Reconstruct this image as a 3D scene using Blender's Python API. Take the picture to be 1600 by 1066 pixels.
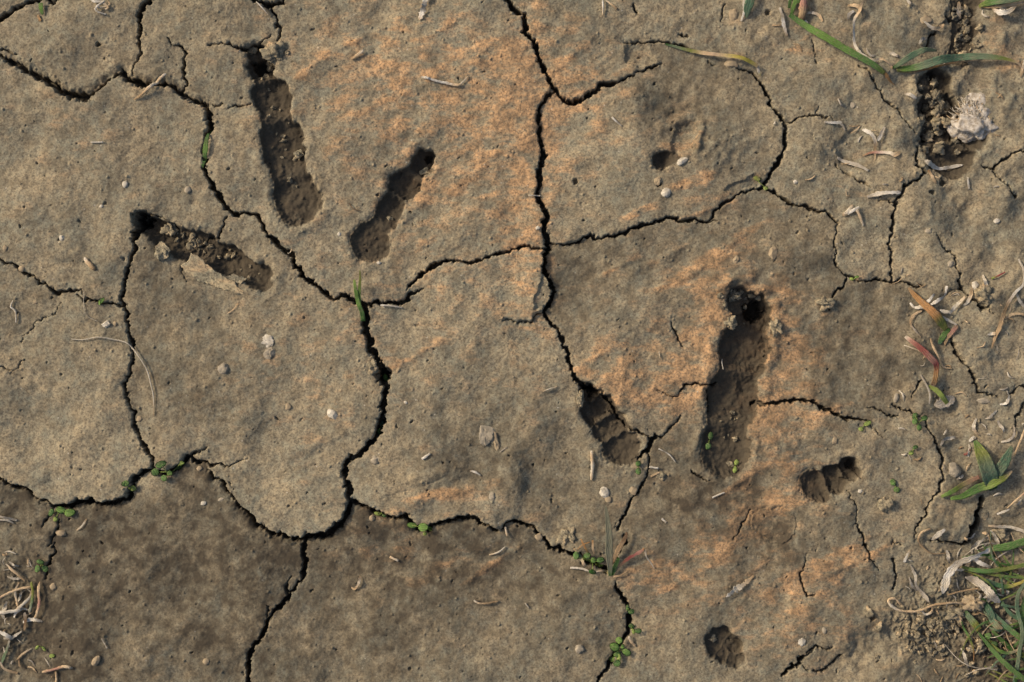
import bpy, math, random
import numpy as np
from math import radians, sin, cos, pi

# ------------------------------------------------------------------ scene, camera, light
S = 0.0003                      # metres per photograph pixel on the ground (frame is about 0.48 m wide)
scene = bpy.context.scene
for o in list(bpy.data.objects): bpy.data.objects.remove(o)
scene.render.engine = 'CYCLES'
cam_d = bpy.data.cameras.new("camera"); cam = bpy.data.objects.new("camera", cam_d)
scene.collection.objects.link(cam); scene.camera = cam
cam_d.sensor_width = 36; cam_d.lens = 48
cam_d.clip_start = 0.02; cam_d.clip_end = 60
cam.location = (0, 0, 1600 * S * 48 / 36)
cam.rotation_euler = (0, 0, 0)
cam_d.dof.use_dof = False

SUN_EL, SUN_AZ = 31.0, 155.0     # azimuth measured counter-clockwise from +X (light comes from the upper left)
world = bpy.data.worlds.new("World"); scene.world = world; world.use_nodes = True
nt = world.node_tree; bg = nt.nodes['Background']
sky = nt.nodes.new('ShaderNodeTexSky'); sky.sky_type = 'NISHITA'; sky.sun_disc = False
sky.sun_elevation = radians(SUN_EL); sky.sun_rotation = radians(90 - SUN_AZ)
sky.dust_density = 5.0; sky.air_density = 1.0
nt.links.new(sky.outputs[0], bg.inputs[0]); bg.inputs[1].default_value = 0.10
sun_d = bpy.data.lights.new("sun", 'SUN'); sun = bpy.data.objects.new("sun", sun_d)
scene.collection.objects.link(sun)
sun_d.energy = 2.5; sun_d.angle = radians(8); sun_d.color = (1.0, 0.82, 0.60)
ca, sa = cos(radians(SUN_AZ)), sin(radians(SUN_AZ)); ce, se = cos(radians(SUN_EL)), sin(radians(SUN_EL))
sun.rotation_euler = (pi/2 - radians(SUN_EL), 0, radians(SUN_AZ) + pi/2)
sun.location = (ca*ce*2, sa*ce*2, se*2)
scene.view_settings.view_transform = 'Standard'; scene.view_settings.look = 'None'
scene.view_settings.gamma = 1.0; scene.view_settings.exposure = 0.40

rng = np.random.default_rng(7); R = random.Random(5)

# ------------------------------------------------------------------ noise
PERM = rng.permutation(4096).astype(np.int32)
GR = rng.uniform(0, 2*pi, 4096).astype(np.float32); GX, GY = np.cos(GR), np.sin(GR)
def perlin(x, y, wl, seed=0):
    cr, sr = math.cos(seed*1.9+0.5)/wl, math.sin(seed*1.9+0.5)/wl
    x, y = (x*cr - y*sr + seed*17.31 + 900).astype(np.float32), (x*sr + y*cr + seed*9.77 + 900).astype(np.float32)
    xi = np.floor(x).astype(np.int32); yi = np.floor(y).astype(np.int32)
    fx = x - xi; fy = y - yi
    u = fx*fx*fx*(fx*(fx*6-15)+10); v = fy*fy*fy*(fy*(fy*6-15)+10)
    def g(ix, iy, dx, dy):
        h = PERM[(PERM[ix & 4095] + iy) & 4095]
        return GX[h]*dx + GY[h]*dy
    a = g(xi, yi, fx, fy); b = g(xi+1, yi, fx-1, fy)
    c = g(xi, yi+1, fx, fy-1); d = g(xi+1, yi+1, fx-1, fy-1)
    return (a + u*(b-a) + v*((c + u*(d-c)) - (a + u*(b-a)))) * 1.5
def sst(t):
    t = np.clip(t, 0, 1); return t*t*(3-2*t)

# ------------------------------------------------------------------ ground sheet: axes in photograph pixels (y down)
def axis(lo, hi, step):
    mid = np.arange(lo, hi+step*0.5, step)
    near = np.arange(5, 640, 5.0)
    far = 640 + np.cumsum(12*1.16**np.arange(44))
    out = np.concatenate([near, far])
    return np.concatenate([(lo-out)[::-1], mid, hi+out]).astype(np.float32)
AX = axis(-40, 1640, 1.15); AY = axis(-40, 1106, 1.15)
X, Y = np.meshgrid(AX, AY)
NX, NY = len(AX), len(AY)
def win(x0, x1, y0, y1):
    i0, i1 = np.searchsorted(AX, [x0, x1]); j0, j1 = np.searchsorted(AY, [y0, y1])
    return slice(j0, j1), slice(i0, i1)
n12x = perlin(X, Y, 13, 1); n12y = perlin(X, Y, 13, 2); n5x = perlin(X, Y, 5, 3); n5y = perlin(X, Y, 5, 4)
XW = X + n12x*2.6 + n5x*1.7; YW = Y + n12y*2.6 + n5y*1.7          # warped coordinates for ragged edges
EDGE = perlin(X, Y, 4, 5)*0.8 + perlin(X, Y, 11, 6)

# cracks: (points as x, y, width), shoulder = (side, width, depth)
CR = []
def crack(s, sh=None):
    v = list(map(float, s.replace(',', ' ').split())); CR.append(([tuple(v[i:i+3]) for i in range(0, len(v), 3)], sh))
crack("-50 60 4, 0 86 5, 15 95 7, 35 108 8, 55 118 8, 80 133 9, 105 147 10, 135 154 12, 142 150 9, 155 138 9, 170 125 8, 190 113 8, 200 125 10, 225 134 10, 245 132 8, 265 133 9, 282 143 9, 305 158 8, 322 165 8", (-1, 13, 7))
crack("322 165 8, 328 180 8, 330 200 9, 322 225 8, 318 240 8, 318 262 8, 330 285 7, 345 310 8, 353 325 7, 362 332 7, 372 337 6")
crack("372 337 3, 385 333 5, 400 335 6, 412 352 6, 430 375 8, 453 394 8, 468 420 9, 480 437 9, 495 444 8, 510 458 9, 522 468 6, 535 463 6, 555 470 8, 568 478 9")
crack("240 -50 9, 236 0 8, 222 10 8, 217 25 8, 219 40 8, 217 55 6, 217 72 5, 221 82 4, 214 95 3, 209 105 3, 209 118 2")
crack("-40 38 8, 0 27 8, 12 20 6, 27 8 6, 45 2 6, 60 0 6, 90 -40 5"); crack("70 -8 6, 82 6 6, 92 -6 6")
crack("262 58 3, 270 70 3, 285 74 4, 290 85 4, 289 100 6, 287 120 5, 293 131 4, 285 145 5")
crack("390 -20 7, 398 0 6, 412 5 7, 424 6 8, 440 3 5, 450 -20 4"); crack("424 6 5, 427 20 6, 431 38 5, 437 55 4, 432 68 2")
crack("325 70 2, 345 68 2, 358 67 3, 372 74 4, 385 76 6, 398 72 6, 410 62 3, 422 52 2")
crack("0 77 3, 12 78 2.5, 25 83 1"); crack("328 163 3, 348 163 3"); crack("355 169 2, 370 166 3, 390 163 2")
crack("-50 380 4, 0 405 4, 6 410 4, 20 411 4, 30 419 4, 45 430 5, 57 437 4, 62 443 4, 80 451 4, 92 458 5, 110 453 4, 130 452 3, 133 460 1.5")
crack("121 462 2, 132 470 4, 150 468 4, 160 473 4, 180 475 4, 193 479 4")
crack("217 336 12, 217 360 12, 213 385 7, 207 402 5.5, 202 412 4.5, 200 425 5, 196 440 6, 191 460 5, 194 478 6, 199 490 5, 202 505 5, 200 520 5, 205 535 6, 209 548 6, 204 570 6, 203 585 6, 194 603 7, 197 620 6, 203 637 4, 210 643 6, 207 655 6, 213 675 6, 222 695 6, 232 710 6, 240 722 5, 242 735 5")
crack("-50 735 5, 0 748 5, 15 757 6, 45 766 6, 60 780 4, 80 792 4, 92 790 8, 110 790 9, 135 785 9, 155 788 9, 180 785 8, 198 778 8, 205 760 7, 208 748 8, 220 740 7, 242 735 8, 258 740 8, 275 733 8, 287 720 7, 293 713 5, 305 708 3, 323 699 2", (1, 9, 4))
crack("293 713 5, 305 722 6, 330 728 5, 345 724 3, 357 730 2, 372 722 2, 385 715 1")
crack("322 732 2, 332 748 5, 350 757 6, 357 770 5, 373 791 6, 400 822 7, 415 826 7, 430 835 8, 455 843 9, 475 842 10, 500 838 12, 520 828 12, 535 815 12, 543 800 11, 547 785 9", (1, 8, 5))
crack("357 755 2, 368 762 1")
crack("568 478 11, 573 495 10, 572 520 10, 576 545 11, 587 560 12, 599 581 18, 601 600 11, 601 620 10, 597 635 11, 598 655 11, 590 680 10, 572 700 9, 555 713 9, 543 720 10, 540 735 10, 542 755 10, 545 775 9, 547 785 9")
crack("475 843 8, 473 860 8, 476 885 10, 472 905 6, 460 920 5, 448 936 8, 430 955 7, 418 968 7, 410 990 9, 402 1005 9, 393 1015 7, 388 1030 9, 388 1066 10, 387 1150 9")
crack("455 903 2, 446 918 3, 448 930 4"); crack("417 945 1, 416 962 3")
crack("547 785 9, 565 790 8, 582 797 7, 600 805 7, 620 810 7, 635 805 9, 640 812 7, 650 825 9, 670 828 9, 675 820 5, 690 816 6, 705 812 6, 738 809 7, 755 817 5, 777 829 5", (1, 8, 4))
crack("784 826 3, 800 814 5, 815 818 7, 832 822 5, 842 837 5, 860 855 8, 885 862 7, 905 868 9, 930 880 11, 950 890 9")
crack("568 478 8, 580 476 8, 600 475 7, 620 475 9, 635 470 8, 643 458 5, 655 454 3, 663 450 1")
crack("636 454 2, 645 440 7, 660 428 8, 680 415 8, 700 408 6, 715 406 3, 720 409 5, 735 411 6, 752 407 4, 770 398 5, 785 397 5, 800 391 4, 815 386 5, 830 388 4, 850 390 4")
crack("780 -50 9, 792 0 9, 800 12 9, 818 22 9, 821 35 8, 819 50 8, 830 60 8, 838 75 9, 843 95 9, 850 110 9, 860 130 8, 868 140 7, 870 147 5, 880 157 7, 895 160 8, 912 155 7, 925 145 7, 935 135 7, 955 132 6, 970 126 4, 985 120 4, 992 119 3")
crack("992 113 2, 1010 106 4, 1025 102 4, 1035 99 1")
crack("868 140 5, 855 152 6, 845 165 6, 840 180 6, 843 200 6, 845 220 7, 848 235 7, 852 243 8, 845 255 9, 842 275 9, 838 300 8, 845 318 9, 854 335 10, 850 355 9, 855 375 10, 858 388 9, 850 398 7, 850 415 8, 855 430 8, 860 445 8, 866 458 6, 862 470 7, 855 480 7, 849 488 6, 855 497 6, 865 510 6, 875 522 6, 879 535 6, 886 548 6, 892 570 7, 896 585 7, 905 598 8, 915 605 8, 930 610 6, 945 620 5, 955 630 5, 962 645 5, 972 657 4, 985 668 4, 1000 676 4, 1015 690 3")
crack("849 488 3, 840 490 3, 830 505 3, 820 503 2, 800 500 2, 780 500 1")
crack("858 382 3, 885 381 4, 905 377 5, 912 370 5, 924 368 5, 930 373 4, 950 368 5, 975 366 6, 990 356 6, 1010 350 6, 1030 347 5, 1042 340 6, 1060 347 6, 1080 343 6, 1095 346 5, 1107 348 4, 1118 346 1")
crack("1108 345 3, 1115 330 4, 1130 318 4, 1145 312 4, 1160 300 4, 1175 297 3, 1192 292 4, 1200 285 4")
crack("1150 103 2, 1175 115 4, 1185 125 5, 1195 142 5, 1203 162 6, 1215 175 6, 1225 190 6, 1229 205 7, 1228 225 7, 1222 243 7, 1212 260 7, 1205 270 6, 1197 288 5")
crack("1225 190 3, 1245 186 4, 1262 181 3, 1275 180 3, 1290 185 3, 1300 187 1"); crack("1273 180 1, 1278 165 1")
crack("1200 294 4, 1210 298 6, 1222 308 6, 1237 318 5, 1250 320 4, 1265 325 5, 1278 330 4, 1290 331 4, 1305 345 4, 1312 350 2, 1306 365 3, 1303 380 3, 1304 400 3, 1308 415 3, 1312 420 2, 1325 432 4, 1340 438 3, 1360 438 4, 1380 438 4, 1395 440 4, 1408 437 4, 1420 442 4, 1430 448 5, 1442 446 3")
crack("1325 432 3, 1318 448 4, 1305 462 4, 1298 475 2.5, 1296 485 4")
crack("1435 230 3, 1431 240 4, 1430 258 5, 1444 268 5, 1438 275 4, 1420 285 4, 1412 290 5, 1407 303 5, 1398 315 5, 1396 335 5, 1394 355 5, 1396 365 4, 1388 382 5, 1394 393 3, 1393 410 4, 1394 438 3")
crack("1372 313 1, 1385 314 2, 1396 316 3")
crack("1338 102 2, 1355 110 2, 1362 125 3, 1375 142 3, 1395 165 3, 1410 185 3, 1425 202 2, 1430 208 1")
crack("1480 15 1, 1481 28 3, 1490 33 3"); crack("1480 32 2, 1470 42 3, 1458 52 4, 1450 68 4, 1445 77 3")
crack("1660 225 4, 1600 235 4, 1580 240 4, 1570 250 4, 1557 258 4, 1552 265 4, 1537 260 3, 1530 258 1"); crack("1550 268 3, 1560 280 3, 1570 290 2, 1577 300 3, 1583 308 5")
crack("1460 365 1, 1470 382 2, 1480 393 3, 1492 403 3, 1495 420 3, 1498 438 4, 1500 450 4, 1510 458 4, 1520 468 5, 1530 480 6, 1543 480 3, 1550 492 1")
crack("1500 452 2, 1485 456 1, 1475 462 1")
crack("1478 512 2, 1486 530 4, 1490 550 4, 1500 562 4, 1512 577 4, 1520 590 5, 1525 605 5, 1528 612 3, 1545 616 3, 1560 618 2")
crack("1575 632 2, 1580 617 3, 1590 606 3, 1600 604 3, 1650 590 3"); crack("1660 600 3, 1600 630 3, 1590 650 4, 1585 665 3, 1587 683 3")
crack("1447 655 3, 1450 670 3, 1460 690 4, 1472 712 5, 1467 730 4, 1473 745 5, 1468 765 4, 1455 780 3, 1445 795 4, 1437 815 5, 1430 825 3, 1430 845 1")
crack("1395 632 2, 1405 637 3, 1423 642 3, 1440 650 2"); crack("1352 637 2, 1370 640 2.5, 1388 650 3, 1403 648 2"); crack("1424 620 2, 1432 605 3, 1440 595 3")
crack("1177 632 5, 1185 628 6, 1200 630 6, 1220 628 6, 1235 628 6, 1255 625 6, 1270 630 6, 1295 640 6, 1312 650 6, 1330 653 5, 1348 656 4, 1358 658 2, 1365 672 2, 1378 685 1")
crack("1120 600 5, 1110 602 4, 1095 602 4, 1080 600 3, 1072 600 4, 1065 610 3, 1058 620 2, 1050 622 3, 1040 615 2, 1030 611 1")
crack("1025 682 5, 1018 690 7, 1012 705 8, 1000 715 5, 997 718 3"); crack("1025 683 3, 1035 683 3, 1045 670 3, 1058 660 2, 1065 650 2")
crack("1012 708 3, 1013 740 3, 1005 755 3, 1000 770 4, 988 780 4, 983 795 5, 978 805 5, 968 818 5, 967 828 3"); crack("975 838 4, 978 850 5, 970 862 5, 962 880 3")
crack("961 910 3, 963 920 5, 972 930 7, 980 945 8, 983 960 8, 984 975 8, 980 990 7, 972 1005 7, 962 1020 7, 955 1035 7, 948 1045 8, 938 1058 7, 930 1075 6, 915 1150 6")
crack("1107 610 2, 1107 630 3, 1109 645 2"); crack("1080 735 2, 1088 742 4, 1098 746 3, 1110 750 2")
crack("1050 503 2, 1055 518 3, 1062 530 3, 1067 543 1.5"); crack("1175 797 2, 1165 815 2, 1158 825 3, 1150 838 2, 1146 845 1")
crack("1338 818 3, 1345 832 4, 1350 850 4, 1357 865 3, 1365 878 2, 1375 893 1"); crack("1322 765 1.5, 1330 780 2, 1340 792 2, 1337 815 1.5")
crack("1260 865 1, 1258 880 2, 1250 900 3, 1255 918 3, 1260 932 4, 1272 930 3"); crack("1397 875 3, 1400 890 4, 1402 905 4, 1398 920 4")
crack("1392 852 1, 1398 846 2, 1410 852 1"); crack("1448 845 2, 1475 846 3, 1490 850 4, 1510 852 4")
crack("1536 780 9, 1529 805 14, 1523 825 15, 1516 843 12, 1507 851 6")
crack("1223 1057 6, 1235 1045 9, 1250 1030 8, 1265 1022 5, 1272 1017 2"); crack("1262 1018 4, 1275 1011 4, 1285 1013 3, 1302 1014 2")
crack("1272 1048 3, 1292 1045 4, 1305 1035 4, 1315 1025 4"); crack("1250 1033 2, 1264 1050 2")
crack("355 338 3, 350 350 3, 345 365 4, 338 372 3, 325 370 2, 315 385 3"); crack("282 415 2, 284 428 2, 291 440 1"); crack("345 388 2, 360 393 1")
crack("30 535 1, 42 520 1, 60 500 2, 75 497 2, 85 490 1.5, 97 475 1"); crack("0 573 1.5, 18 578 1.5"); crack("15 585 1, 36 562 1.5")
crack("90 812 2, 85 835 3, 75 855 2"); crack("82 850 3, 80 870 4, 72 885 4, 70 905 2"); crack("65 822 2, 75 808 3, 82 803 2")
crack("1270 60 2, 1275 85 2, 1275 100 1"); crack("975 66 2, 1000 66 3, 1020 64 4, 1045 66 5, 1060 70 5, 1075 74 4, 1100 80 3")
crack("1060 54 2, 1068 56 4, 1076 57 1"); crack("990 5 3, 995 17 4"); crack("1135 5 2, 1130 25 2, 1128 33 1")
crack("1107 95 2, 1118 103 1"); crack("1306 256 2, 1325 275 2, 1345 285 3, 1360 293 1"); crack("218 336 5, 240 335 3, 262 345 2")

def subdivide(pts):
    rr = random.Random(int(pts[0][0]*7 + pts[0][1]*13 + len(pts)))
    for _ in range(2):
        out = [pts[0]]
        for a, b in zip(pts[:-1], pts[1:]):
            L = math.hypot(b[0]-a[0], b[1]-a[1])
            if L < 5: out.append(b); continue
            k = rr.gauss(0, 0.085)*L
            nxn, nyn = -(b[1]-a[1])/L, (b[0]-a[0])/L
            w = (a[2]+b[2])/2*(1+rr.uniform(-0.22, 0.18))
            out += [((a[0]+b[0])/2 + nxn*k, (a[1]+b[1])/2 + nyn*k, w), b]
        pts = out
    return pts
CV = np.full(X.shape, 40.0, np.float32)        # signed distance to the crack edges
HC = np.zeros_like(CV)                         # crack depth
for pts, sh in CR:
    p = subdivide(pts)
    for a, b in zip(p[:-1], p[1:]):
        pad = 30 if sh is None else 34
        ys, xs = win(min(a[0], b[0])-pad, max(a[0], b[0])+pad, min(a[1], b[1])-pad, max(a[1], b[1])+pad)
        if ys.stop <= ys.start or xs.stop <= xs.start: continue
        x, y = XW[ys, xs], YW[ys, xs]
        dx, dy = b[0]-a[0], b[1]-a[1]; L2 = dx*dx+dy*dy+1e-6
        t = np.clip(((x-a[0])*dx + (y-a[1])*dy)/L2, 0, 1)
        ex, ey = x-a[0]-t*dx, y-a[1]-t*dy
        d = np.sqrt(ex*ex+ey*ey)
        hw = (a[2]+t*(b[2]-a[2]))*0.45
        v = d - hw*(1 + 0.38*EDGE[ys, xs]) - 0.15
        CV[ys, xs] = np.minimum(CV[ys, xs], v)
        dep = np.clip(hw*6.0, 5, 30)
        h = -dep*sst(-v/(0.30*hw+0.7) + 0.15)
        if sh is not None:
            side = (dx*ey - dy*ex)*sh[0]            # +: to the right of the direction of travel on the picture (y down)
            q = np.clip(1 - (d-hw)/sh[1], 0, 1)
            h = np.minimum(h, np.where(side > 0, -sh[2]*q**1.6*np.clip(hw/4, 0, 1), 0))
        HC[ys, xs] = np.minimum(HC[ys, xs], h)

# cracked plates beyond the frame (seen only from the side)
def voro_crack(x, y, cell):
    xi = np.floor(x/cell).astype(np.int32); yi = np.floor(y/cell).astype(np.int32)
    f1 = np.full(x.shape, 1e9, np.float32); f2 = f1.copy()
    for i in (-1, 0, 1):
        for j in (-1, 0, 1):
            cxi, cyi = xi+i, yi+j
            h = PERM[(PERM[cxi & 4095] + cyi) & 4095]
            d = np.hypot((cxi + 0.15+0.7*(h % 97)/97.0)*cell - x, (cyi + 0.15+0.7*(h % 89)/89.0)*cell - y).astype(np.float32)
            f2 = np.where(d < f1, f1, np.minimum(f2, d)); f1 = np.minimum(f1, d)
    return f2 - f1
OUT = np.maximum(np.maximum(-X-15, X-1615), np.maximum(-Y-15, Y-1081))
om = sst(OUT/30)
wx = X + perlin(X, Y, 90, 31)*40 + n12x*4; wy = Y + perlin(X, Y, 90, 32)*40 + n12y*4
vc = voro_crack(wx, wy, 240.0)
HC += -22*om*sst((7-vc)/6)

# ------------------------------------------------------------------ broad relief: heights spread inside each plate, jumping at the cracks
CTRL = """60 40 -3;170 60 -3;120 110 -5;260 100 -2;60 180 3;150 185 5;230 160 4;290 185 3;200 240 1;120 260 0;60 320 -1;250 300 0;290 270 2;340 240 1;
150 360 -2;120 400 1;165 440 3;60 470 -2;150 520 1;180 580 2;60 600 -1;110 700 2;200 740 5;130 770 6;60 755 5;30 735 4;225 715 4;20 650 0;
230 450 0;240 400 1;260 520 -1;340 480 -2;400 500 0;470 480 3;540 480 4;560 520 5;580 600 6;590 640 6;570 685 5;470 600 0;350 600 -2;300 640 -1;
250 690 2;400 700 -1;500 660 0;430 740 0;350 730 2;470 825 7;520 810 7;400 800 5;535 770 5;440 780 4;
600 500 2;640 500 1;740 440 2;830 420 8;835 460 9;760 500 1;620 600 1;625 660 0;700 650 -2;780 640 0;640 720 -3;740 730 -4;600 780 4;640 795 5;720 795 5;770 815 7;800 760 5;805 730 5;
830 760 -1;870 700 -1;900 800 -1;880 600 0;870 540 0;
400 130 1;350 110 0;500 60 0;600 40 0;700 60 1;780 60 2;820 120 6;830 200 7;828 280 7;835 340 7;835 370 6;760 300 1;650 180 -1;520 200 -1;520 330 0;440 350 1;500 420 2;560 450 3;640 430 2;700 395 3;
860 60 1;900 110 3;930 110 3;980 60 -2;1060 30 0;1000 90 0;900 40 -1;
880 200 1;870 300 0;900 350 3;1000 330 3;1080 325 2;940 260 -1;1000 170 -2;1060 160 -5;1070 210 -6;1120 230 3;1160 230 4;1180 160 -1;1100 130 1;1150 270 3;1000 250 0;1110 280 0;
880 400 -3;890 460 -4;950 400 -2;1050 380 0;1150 350 1;1200 330 2;1000 440 -1;1100 420 -1;1250 400 0;1280 500 -1;1400 560 -2;1300 600 -1;1250 560 0;
950 560 2;1000 590 3;1080 570 4;1110 540 4;1000 640 2;940 590 4;1070 640 1;1090 690 -1;
1060 760 -3;1140 790 -2;1220 700 1;1280 690 1;1220 790 0;1200 850 -3;1150 860 0;1300 860 -3;1290 890 2;1350 880 3;1400 800 0;1380 720 0;1440 760 2;
880 760 0;900 840 -1;950 820 0;1040 860 0;1000 950 0;1100 960 0;1200 960 0;1220 1000 3;1280 960 0;1330 1000 2;1350 1040 -5;1400 1030 -2;
560 870 -6;700 870 -6;850 880 -3;600 1000 -2;500 950 -2;800 1000 -1;920 980 2;940 930 2;700 960 -3;430 890 -3;420 920 -1;
100 850 -5;200 820 -5;300 780 -4;250 900 -5;350 850 -3;330 1000 -2;380 960 1;150 1000 -5;30 900 -7;30 1020 -5;450 1040 1;
1260 100 0;1280 220 2;1330 225 -3;1380 250 2;1300 290 1;1340 400 2;1430 350 1;1500 340 -2;1550 380 0;1450 420 2;1350 300 0;1400 130 -2;1300 40 -2;1400 40 0;1440 60 2;1460 250 1;
1510 40 -8;1570 60 2;1580 140 0;1570 300 3;1420 180 1;1490 420 2;1450 540 -1;1550 560 2;1600 500 3;1500 680 -1;1560 650 3;1500 620 1;1400 620 0;
1500 800 3;1560 830 -8;1600 780 -3;1590 950 -14;1480 900 -2;1430 980 -3;1500 960 -6;1540 1030 -8;1460 820 4;1490 780 4;1380 940 0;1460 1050 -5;1420 830 1"""
ctrl = [tuple(map(float, c.split())) for c in CTRL.replace('\n', '').split(';') if c.strip()]
st = 4; gx = np.arange(-40, 1641, st); gy = np.arange(-40, 1107, st)
ix = np.clip(np.searchsorted(AX, gx), 0, NX-1); iy = np.clip(np.searchsorted(AY, gy), 0, NY-1)
bar = (CV[np.ix_(iy, ix)] < 1.6).astype(np.float32)
G = np.zeros((len(gy), len(gx)), np.float32); fixm = np.zeros_like(G, bool); fixv = np.zeros_like(G)
for cx, cy, ch in ctrl:
    i = int(round((cx+40)/st)); j = int(round((cy+40)/st))
    for jj in range(max(0, j-2), min(G.shape[0], j+3)):
        for ii in range(max(0, i-2), min(G.shape[1], i+3)):
            if bar[jj, ii] < 0.5: fixm[jj, ii] = True; fixv[jj, ii] = ch
wgt = 1 - bar*0.997
def padm(a): return np.pad(a, 1, mode='edge')
W = padm(wgt)
wu, wd, wl_, wr = W[:-2, 1:-1]*wgt, W[2:, 1:-1]*wgt, W[1:-1, :-2]*wgt, W[1:-1, 2:]*wgt
wsum = wu+wd+wl_+wr+1e-9
anch = fixm*0.35*4
for it in range(1300):
    P = padm(G)
    G = (wu*P[:-2, 1:-1] + wd*P[2:, 1:-1] + wl_*P[1:-1, :-2] + wr*P[1:-1, 2:] + anch*fixv)/(wsum+anch)
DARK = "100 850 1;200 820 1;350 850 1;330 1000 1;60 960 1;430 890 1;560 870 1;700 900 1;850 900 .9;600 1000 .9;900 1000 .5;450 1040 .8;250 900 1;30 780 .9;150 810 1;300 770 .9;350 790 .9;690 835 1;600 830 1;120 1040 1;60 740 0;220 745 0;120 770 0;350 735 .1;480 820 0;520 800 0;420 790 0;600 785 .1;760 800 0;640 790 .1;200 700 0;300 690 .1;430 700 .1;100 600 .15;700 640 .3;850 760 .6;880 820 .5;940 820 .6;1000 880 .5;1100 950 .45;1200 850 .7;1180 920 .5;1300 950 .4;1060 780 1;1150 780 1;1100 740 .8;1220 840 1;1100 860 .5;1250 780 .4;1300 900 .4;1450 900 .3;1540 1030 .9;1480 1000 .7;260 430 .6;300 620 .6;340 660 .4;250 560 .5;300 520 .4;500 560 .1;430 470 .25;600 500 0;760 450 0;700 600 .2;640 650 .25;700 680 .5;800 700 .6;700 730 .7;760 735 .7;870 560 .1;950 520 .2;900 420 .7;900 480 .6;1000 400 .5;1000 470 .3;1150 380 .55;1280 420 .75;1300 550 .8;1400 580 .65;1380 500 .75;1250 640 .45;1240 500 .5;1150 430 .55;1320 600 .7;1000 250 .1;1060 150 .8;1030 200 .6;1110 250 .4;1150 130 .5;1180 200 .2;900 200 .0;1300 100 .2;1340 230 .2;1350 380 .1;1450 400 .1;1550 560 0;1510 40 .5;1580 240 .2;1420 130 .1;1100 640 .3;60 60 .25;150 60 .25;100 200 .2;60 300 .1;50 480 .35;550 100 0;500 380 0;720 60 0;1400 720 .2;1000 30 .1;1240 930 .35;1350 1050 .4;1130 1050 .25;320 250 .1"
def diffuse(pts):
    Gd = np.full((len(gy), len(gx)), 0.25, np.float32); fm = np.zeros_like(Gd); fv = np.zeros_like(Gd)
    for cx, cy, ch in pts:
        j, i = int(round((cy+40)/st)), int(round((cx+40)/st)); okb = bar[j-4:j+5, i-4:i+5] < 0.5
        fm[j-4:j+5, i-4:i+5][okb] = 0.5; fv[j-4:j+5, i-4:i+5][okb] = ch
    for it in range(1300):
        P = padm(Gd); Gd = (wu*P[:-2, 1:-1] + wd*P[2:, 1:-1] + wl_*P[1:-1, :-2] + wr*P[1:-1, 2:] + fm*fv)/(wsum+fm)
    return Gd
def sampleG(A, x, y):
    fx = np.clip((x+40)/st, 0, A.shape[1]-1.001); fy = np.clip((y+40)/st, 0, A.shape[0]-1.001)
    i = fx.astype(np.int32); j = fy.astype(np.int32); u = fx-i; v = fy-j
    return (A[j, i]*(1-u)+A[j, i+1]*u)*(1-v) + (A[j+1, i]*(1-u)+A[j+1, i+1]*u)*v
H = sampleG(G, X, Y)*1.15
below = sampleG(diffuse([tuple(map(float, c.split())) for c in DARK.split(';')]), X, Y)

# ------------------------------------------------------------------ bird toe prints and other hollows: x, y, radius, depth
PRINTS = [
 ([(400,84,12,14),(404,102,15,20),(423,148,25,15),(441,226,31,15),(466,316,33,13)], 1.6),
 ([(662,250,14,17),(630,290,22,15),(612,322,16,12),(579,378,28,10)], 1.4),
 ([(232,352,12,20),(258,368,17,16),(288,380,22,16),(320,388,22,14),(348,404,19,15),(378,420,19,15),(404,434,19,14)], 1.2),
 ([(921,612,11,20),(935,642,24,19),(952,669,24,14),(969,697,28,12)], 1.6),
 ([(1158,472,22,14),(1177,490,27,26),(1163,542,35,19),(1146,622,38,16),(1134,704,37,10)], 2.8),
 ([(1327,733,15,20),(1304,747,20,16),(1277,757,24,12)], 1.4),
 ([(1126,1006,23,11),(1136,1014,22,12),(1146,1030,12,9)], 0.5),
 ([(1036,250,12,14),(1052,248,6,6)], 0.6),
 ([(1462,130,22,16),(1468,170,30,18),(1475,215,34,15),(1486,240,34,12),(1510,205,30,9)], 2.0),
 ([(1508,0,20,7),(1508,50,18,7),(1502,85,14,6)], 1.0),
 ([(1215,822,28,3),(1190,815,18,2)], 0.3),
]
PD = np.full(X.shape, 60.0, np.float32); HP = np.zeros_like(PD)
ragged = n12x*2.8 + n5y*0.9 + perlin(X, Y, 26, 8)*6.0 + perlin(X, Y, 48, 52)*4.0
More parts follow.
